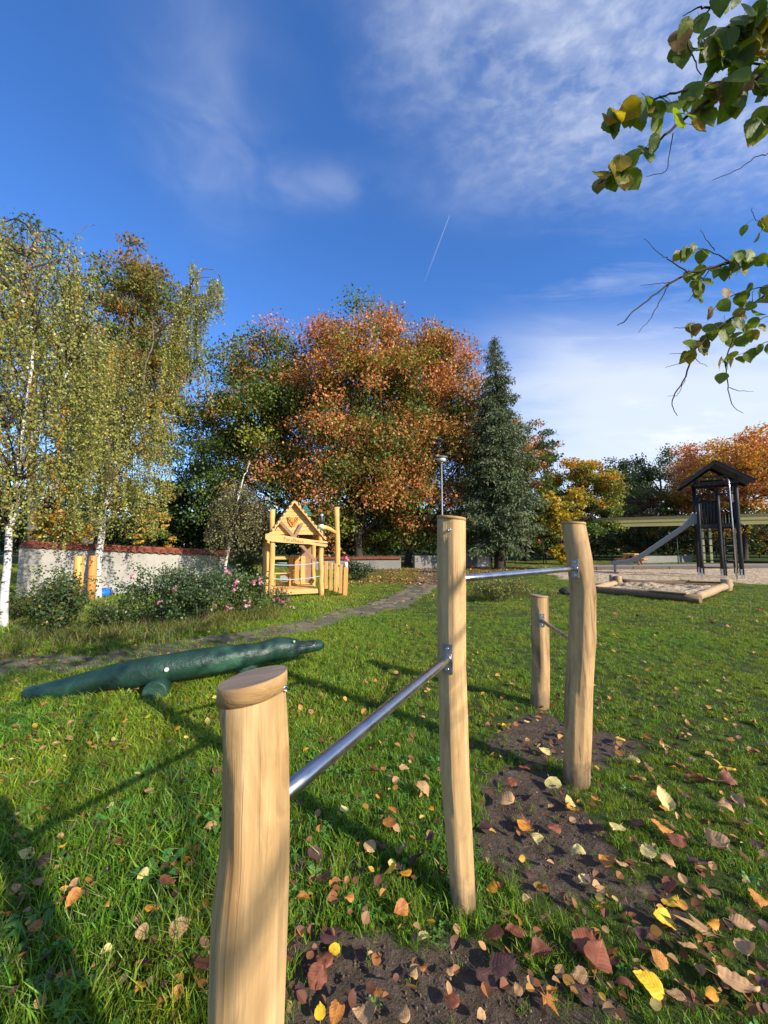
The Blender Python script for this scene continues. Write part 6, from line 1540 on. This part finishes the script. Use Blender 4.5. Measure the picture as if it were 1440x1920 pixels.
# ================================================================== fallen leaves
def fallen_leaves():
    rnd = random.Random(12); rng = np.random.default_rng(12)
    def lm(name, col, dark, vein_light=True):
        m, t, out = new_mat(name); co = objco(t); sep = t.node('ShaderNodeSeparateXYZ'); t.l.new(co, sep.inputs[0]); ax = t.math('ABSOLUTE', sep.outputs[0])
        vein = t.math('SINE', t.math('ADD', t.math('MULTIPLY', sep.outputs[1], 46), t.math('MULTIPLY', ax, -34))); inf = t.node('ShaderNodeObjectInfo')
        n = t.noise(t.mapping(co, (1, 1, 1)), 3.2, 6, .65, .5); n2 = t.noise(co, 16, 4, .65)
        f = t.math('ADD', t.math('ADD', t.math('MULTIPLY', n, .75), t.math('MULTIPLY', n2, .25)), t.math('MULTIPLY', t.math('SUBTRACT', inf.outputs['Random'], .5), .22))
        c = t.mix(t.ss(f, .42, .66), col, dark); c = t.mix(t.math('MULTIPLY', t.ss(vein, .55, 1), .16), c, tuple(q * (1.25 if vein_light else .7) for q in col)); c = t.mix(t.math('MULTIPLY', t.ss(ax, .022, .006), .6), c, tuple(min(1, q * 1.35) for q in col))
        c = t.mix(t.math('MULTIPLY', t.ss(n2, .68, .78), .55), c, tuple(q * .45 for q in dark))
        p = t.node('ShaderNodeBsdfPrincipled'); t.put(p.inputs['Base Color'], c); p.inputs['Roughness'].default_value = .55; p.inputs['Specular IOR Level'].default_value = .35; t.l.new(t.bump(vein, .10, .02), p.inputs['Normal'])
        tr = t.node('ShaderNodeBsdfTranslucent'); t.put(tr.inputs['Color'], c); mx = t.node('ShaderNodeMixShader'); mx.inputs[0].default_value = .2
        t.l.new(p.outputs[0], mx.inputs[1]); t.l.new(tr.outputs[0], mx.inputs[2]); t.l.new(mx.outputs[0], out.inputs[0]); return m
    PAL = {'yellow': lm('leaf_yellow', (0.845, 0.550, 0.032), (0.704, 0.422, 0.032), False), 'cream': lm('leaf_pale_yellow', (0.717, 0.589, 0.218), (0.563, 0.461, 0.154), False), 'tan': lm('leaf_tan', (0.538, 0.320, 0.147), (0.358, 0.192, 0.077)),
           'rust': lm('leaf_orange_brown', (0.563, 0.230, 0.045), (0.307, 0.115, 0.032)), 'maroon': lm('leaf_red_brown', (0.269, 0.090, 0.045), (0.141, 0.051, 0.031)), 'purple': lm('leaf_purple_brown', (0.109, 0.051, 0.044), (0.058, 0.028, 0.026)), 'amber': lm('leaf_amber', (0.717, 0.320, 0.026), (0.461, 0.179, 0.026), False)}
    def ovate(k):
        r = random.Random(k); V, Fs = [], []; curl = (r.uniform(.0, .3), r.uniform(.35, .9), r.uniform(-.2, .15))[k % 3]; bend = r.uniform(-.35, .55); tw_ = r.uniform(-.8, .8); wd = r.uniform(.34, .46)
        rows = [(0, .03), (.04, .42), (.11, .74), (.19, .88), (.27, 1.0), (.36, .97), (.45, 1.0), (.54, .90), (.63, .84), (.71, .66), (.79, .54), (.87, .30), (.94, .16), (1.0, .02)]; cols = (-1, -.66, -.33, 0, .33, .66, 1)
        for i, (l, w) in enumerate(rows):
            for s in cols:
                e = 1 + (.05 * math.sin(i * 2.4 + s * 2 + k) if abs(s) == 1 else 0); x = s * w * wd * e; a = curl * 1.5 * s * w
                rad = wd / max(.05, curl * 1.5); xx = rad * math.sin(x / rad) if curl > .02 else x; zz = rad * (1 - math.cos(x / rad)) if curl > .02 else 0
                y = l - .5; zb_ = bend * (l - .4) ** 2 + .022 * math.sin(l * 11 + s * 4 + k) + .014 * math.sin(l * 38 + abs(s) * 3) * abs(s) + (.05 * math.sin(k * 1.7 + l * 5) * abs(s) ** 3) + tw_ * .22 * y * s * w + (.02 if s == 0 else 0)
                V.append((xx, y, zz + zb_))
        n = len(cols)
        for i in range(len(rows) - 1):
            for j in range(n - 1): Fs.append((n * i + j, n * i + j + 1, n * (i + 1) + j + 1, n * (i + 1) + j))
        b = len(V); V += [(-.010, -.5, 0), (.010, -.5, 0), (.007, -.80, .05), (-.007, -.80, .05)]; Fs.append((b, b + 1, b + 2, b + 3))
        me = bpy.data.meshes.new('fallen_leaf'); me.from_pydata(V, [], Fs); me.polygons.foreach_set('use_smooth', [True] * len(Fs)); me.update(); me.materials.append(PAL['tan']); return me, curl
    def maple(k):
        r = random.Random(k); V, Fs = [(0, -.2, 0)], []; tips = []; base = -.2
        angs = [(-2.15, .42), (-1.9, .26), (-1.15, .72), (-.85, .34), (-.55, .42), (0, .85), (.55, .42), (.85, .34), (1.15, .72), (1.9, .26), (2.15, .42)]
        for a, l in angs:
            V.append((math.sin(a) * l * .8, base + math.cos(a) * l, r.uniform(.0, .16) * l + .10 * l * l))
        for i in range(1, len(angs)): Fs.append((0, i + 1, i))
        b = len(V); V += [(-.010, base, 0), (.010, base, 0), (.007, base - .45, .05), (-.007, base - .45, .05)]; Fs.append((b, b + 1, b + 2, b + 3))
        me = bpy.data.meshes.new('fallen_leaf'); me.from_pydata(V, [], Fs); me.update(); me.materials.append(PAL['tan']); return me, .1
    protos = [ovate(i) for i in range(12)]; mp = [maple(i) for i in range(3)]
    Yl, Pl, Tn, Ob, Rb, Dk, Am = 'yellow', 'cream', 'tan', 'rust', 'maroon', 'purple', 'amber'
    SP = [(949, 1367, 24, Yl), (1115, 1450, 22, Yl), (1164, 1394, 26, Yl), (1363, 1453, 30, Yl), (1262, 1703, 46, Yl), (1247, 1744, 46, Yl), (1217, 1868, 54, Yl), (924, 1681, 26, Am), (1018, 1684, 24, Am), (985, 1558, 34, Am), (1072, 1525, 34, Am), (1022, 1414, 26, Pl),
          (1039, 1480, 36, Pl), (1069, 1512, 26, Pl), (1183, 1439, 34, Pl), (1009, 1583, 32, Pl), (1084, 1611, 40, Pl), (1097, 1656, 30, Pl), (1157, 1570, 42, Pl), (1215, 1613, 40, Pl), (1387, 1559, 42, Tn), (1245, 1514, 48, Pl),
          (943, 1510, 44, Tn), (1241, 1568, 40, Ob), (1357, 1532, 46, Tn), (1387, 1514, 28, Tn), (1342, 1596, 60, Tn), (1303, 1806, 60, Tn), (1395, 1754, 44, Tn), (1399, 1795, 50, Tn), (1387, 1874, 82, Tn), (1162, 1637, 34, Tn), (1151, 1806, 26, Ob), (1335, 1890, 26, Am), (1087, 1851, 34, Tn), (1425, 1709, 40, Ob), (1140, 1622, 32, Ob),
          (988, 1502, 36, Dk), (909, 1559, 30, Dk), (1039, 1564, 30, Rb), (1192, 1562, 32, Dk), (1125, 1825, 64, Rb), (1099, 1787, 52, Rb), (945, 1825, 60, Dk), (913, 1848, 48, Dk), (1016, 1806, 52, Rb), (928, 1774, 50, Rb), (967, 1765, 44, Rb), (1095, 1877, 48, Dk), (1256, 1671, 38, Rb), (1272, 1590, 40, Rb), (1310, 1640, 40, Dk),
          (730, 1660, 34, Yl), (763, 1667, 30, Am), (795, 1767, 30, Pl), (785, 1635, 40, Dk), (730, 1565, 34, Ob), (695, 1610, 30, Tn), (610, 1677, 36, Rb), (590, 1632, 36, Dk), (567, 1714, 32, Ob), (627, 1792, 26, Yl), (621, 1768, 46, Dk), (592, 1847, 46, Rb), (547, 1800, 46, Dk), (607, 1810, 40, Rb), (677, 1800, 34, Dk), (600, 1905, 28, Yl), (630, 1912, 44, Ob), (684, 1912, 48, Tn), (795, 1822, 20, Ob), (775, 1836, 26, Tn), (842, 1830, 24, Tn), (752, 1735, 34, Ob), (902, 1912, 22, Tn), (395, 1575, 26, Tn), (375, 1552, 18, Tn), (377, 1842, 44, Rb), (646, 1541, 22, Pl), (865, 1500, 30, Tn), (795, 1503, 34, Tn), (560, 1650, 34, Dk),
          (274, 1578, 26, Yl), (315, 1576, 40, Dk), (113, 1612, 20, Yl), (73, 1642, 40, Dk), (135, 1714, 34, Ob), (137, 1690, 26, Tn), (200, 1723, 20, Yl), (313, 1681, 34, Rb), (337, 1776, 42, Tn), (350, 1637, 24, Am), (181, 1574, 26, Dk), (213, 1603, 30, Rb), (210, 1865, 30, Tn), (342, 1484, 22, Dk), (45, 1628, 34, Pl), (405, 1465, 26, Rb), (381, 1800, 30, Tn), (372, 1880, 36, Ob), (300, 1915, 26, Ob), (139, 1335, 12, Yl), (275, 1358, 12, Yl), (176, 1353, 20, Dk), (129, 1400, 16, Tn), (620, 1455, 28, Rb), (695, 1380, 18, Rb), (735, 1540, 20, Ob), (985, 1445, 28, Rb), (960, 1478, 30, Rb), (1305, 1475, 46, Rb), (1365, 1475, 34, Rb), (1230, 1505, 24, Ob)]
    MAPLE = [(1312, 1768, 80, Tn), (1345, 1480, 36, Tn), (1030, 1890, 40, Ob), (985, 1548, 26, Rb)]
    R_ = random.Random(99); cnt = 0; used = []
    for _ in range(3000):                                             # smaller leaves all over the near lawn
        if len(SP) + len(MAPLE) >= 262: break
        py = R_.uniform(1290, 1915); px = R_.uniform(5, 1435)
        dens = .95 if px > 900 else .42 if px > 540 else .30
        if R_.random() > dens: continue
        g = G(px, py)
        if any((px - q[0]) ** 2 + (py - q[1]) ** 2 < (24 + .035 * (py - 1200)) ** 2 for q in SP): continue
        d = to_px(g)[2]; s = R_.uniform(.028, .068) * F / d
        SP.append((px, py, s, R_.choice([Tn, Tn, Tn, Ob, Ob, Rb, Rb, Dk, Dk, Am, Pl])))
    anchors = [('nearest post', np.array([cx1(0), Y1])), ('tall post', np.array([cx2(0), Y2])), ('curved post', np.array([cx3(0), Y3])), ('short post', np.array([cx4(0), Y4])), ('crocodile', G(300, 1300)[:2])]
    seen = {}; world_pts = [(G(q[0], q[1])[:2], q[3]) for q in SP + MAPLE]
    def where(p, rank=0):
        nm, a = sorted(anchors, key=lambda q: np.hypot(*(q[1] - p)))[rank]; v = p - a; d = np.hypot(*v)
        ang = math.degrees(math.atan2(v[0], v[1])) % 360
        dr = ['behind', 'rear right of', 'right of', 'front right of', 'in front of', 'front left of', 'left of', 'rear left of'][int((ang + 22.5) // 45) % 8]
        return nm, dr, d
    for kind, lst in (('broad', SP), ('maple', MAPLE)):
        for px, py, s, colr in lst:
            g = G(px, py); d = to_px(g)[2]; size = min(.125, max(.022, s * d / F * .93))
            P2 = g[:2][None]; soil = masks(P2)[0][0]; path_ = masks(P2)[3][0]
            me, curl = rnd.choice(mp) if kind == 'maple' else rnd.choice(protos)
            o = link('fallen_leaf', me); o.material_slots[0].link = 'OBJECT'; o.material_slots[0].material = PAL[colr]
            up = .012 + size * .18 if soil > .4 else (.066 if g[0] < .25 else .036) + size * .22
            o.location = (g[0], g[1], up * .75); tilt = .20 if soil > .4 else .32
            o.rotation_euler = (rnd.gauss(0, tilt), rnd.gauss(0, tilt) + (PI if rnd.random() < .3 else 0), rnd.uniform(0, 6.28)); o.scale = (size,) * 3
            if o.rotation_euler[1] > 2: o.location.z += size * .15
            nm, dr, dist = where(g[:2]); surf = 'soil' if soil > .4 else 'grass'
            form = 'lobed maple' if kind == 'maple' else ('curled' if curl > .32 else 'flat')
            big = 'large ' if s > 46 else 'small ' if s < 17 else ''
            near = sorted((np.hypot(*(w - g[:2])), k) for w, k in world_pts)[1:6]; cand = []
            for rk in range(2):
                nm, dr, dist = where(g[:2], rk)
                for i1 in range(5):
                    for i2 in range(i1 + 1, 5): cand.append((rk + i1 + i2, nm, dr, near[i1][1], near[i2][1]))
            cand.sort(key=lambda q: q[0]); lab = None
            for _, nm, dr, k1, k2 in cand:
                k1, k2 = sorted((k1, k2)); t_ = ('between two %s ones' % k1) if k1 == k2 else 'between %s and %s' % (k1, k2)
                q = '%s%s %s leaf on %s %s %s, %s' % (big, form, colr, surf, dr, nm, t_)
                if lab is None or (lab in seen and q not in seen): lab = q
            tag(o, lab, 'fallen leaf', 'fallen leaves on the near lawn'); seen.setdefault(lab, []).append(o)
    # further off they are only flecks: litter
    n0 = 1000; P = []
    A = np.array([G(rng.uniform(0, 1440), rng.uniform(1105, 1420))[:2] for _ in range(n0)]); keep = rng.uniform(size=len(A)) < np.where(A[:, 0] > .3, .9, .5); P.append(A[keep])
    N = np.array([G(rng.uniform(-60, 1500), rng.uniform(1400, 1920))[:2] for _ in range(900)]); N = N[rng.uniform(size=len(N)) > np.maximum(masks(N)[0] * .55, (N[:, 0] < -.15) * .72)]; P.append(N)
    Dp = []
    while len(Dp) < 2600:
        q = G(rng.uniform(560, 1030), rng.uniform(1061, 1102))[:2] + rng.normal(size=2) * .3
        if rng.uniform() < masks(q[None])[2][0] + .05: Dp.append(q)
    P.append(np.array(Dp)); LL = np.array([G(rng.uniform(-40, 640), rng.uniform(1300, 1900))[:2] for _ in range(170)]); P.append(LL); P.append(np.array([G(rng.uniform(0, 520), rng.uniform(1150, 1260))[:2] for _ in range(260)]))
    P = np.concatenate(P); P = P[masks(P)[1] < .3]; n = len(P); dd = np.hypot(P[:, 0], P[:, 1])
    cols = np.array([(.40, .23, .10), (.30, .12, .04), (.16, .06, .03), (.46, .22, .04), (.52, .40, .12), (.09, .04, .03), (.5, .3, .04)])
    tint = cols[rng.choice(7, n, p=[.22, .25, .22, .12, .05, .10, .04])] * rng.uniform(.6, 1.05, (n, 1))
    m, t, out = new_mat('litter_leaf'); ia = t.node('ShaderNodeAttribute', attribute_name='tint', attribute_type='INSTANCER'); principled(t, out, ia.outputs['Color'], .6, 0, .3)
    ms = []
    for i in range(4):
        rw = [(-.5, .05), (-.38, .62), (-.18, .98), (.08, .95), (.30, .62), (.44, .25), (.5, .03)]
        V = np.array([[[.4 * w * sg, y, abs(w) * (.06 + .10 * i) * (1 if sg < 0 else .6) + .25 * (i % 2) * y * y] for w, y in ((0, y0), (w0, y0), (w1, y1), (0, y1))] for sg in (-1, 1) for (y0, w0), (y1, w1) in zip(rw[:-1], rw[1:])])
        ms.append(quad_mesh('litter', V))
    scl = np.where(dd < 3.2, rng.uniform(.018, .046, n), np.where(dd < 9, rng.uniform(.028, .06, n), rng.uniform(.05, .10, n))); z = np.where(dd < 9, np.where(P[:, 0] < .25, .05, .024), .045)
    scatter('leaf_litter', pool('litter', ms, m), np.concatenate([P, z[:, None]], 1), np.stack([rng.normal(size=n) * .4, rng.normal(size=n) * .4, rng.uniform(0, 6.28, n)], 1), scl, rng.integers(0, 4, n), tint, label='small scattered autumn leaf litter')
fallen_leaves()

def contrail():
    a, b = at(843, 404, 3200), at(796, 528, 3200); m, t, out = new_mat('contrail_ice'); co = objco(t)
    tr = t.node('ShaderNodeBsdfTransparent'); df = t.node('ShaderNodeBsdfDiffuse'); df.inputs[0].default_value = (.9, .9, .92, 1); mx = t.node('ShaderNodeMixShader')
    L = float(np.linalg.norm(b - a)); g = t.node('ShaderNodeTexCoord').outputs['Generated']; sp = t.node('ShaderNodeSeparateXYZ'); t.l.new(g, sp.inputs[0])
    t.put(mx.inputs[0], t.mapr(t.math('ADD', sp.outputs[2], t.math('MULTIPLY', t.math('SUBTRACT', t.noise(g, 9, 4, .6), .5), .5)), 0, 1, .01, .085)); t.l.new(tr.outputs[0], mx.inputs[1]); t.l.new(df.outputs[0], mx.inputs[2]); t.l.new(mx.outputs[0], out.inputs[0])
    A = Vector(a); d = Vector(b - a); mb = MB(); mb.tube([d * (i / 12) for i in range(13)], [3.0 + 3.5 * i / 12 for i in range(13)], 8, False); o = mb.build('contrail', m); o.location = A
    tag(o, 'thin white aircraft trail slanting across the blue sky', 'contrail')
contrail()
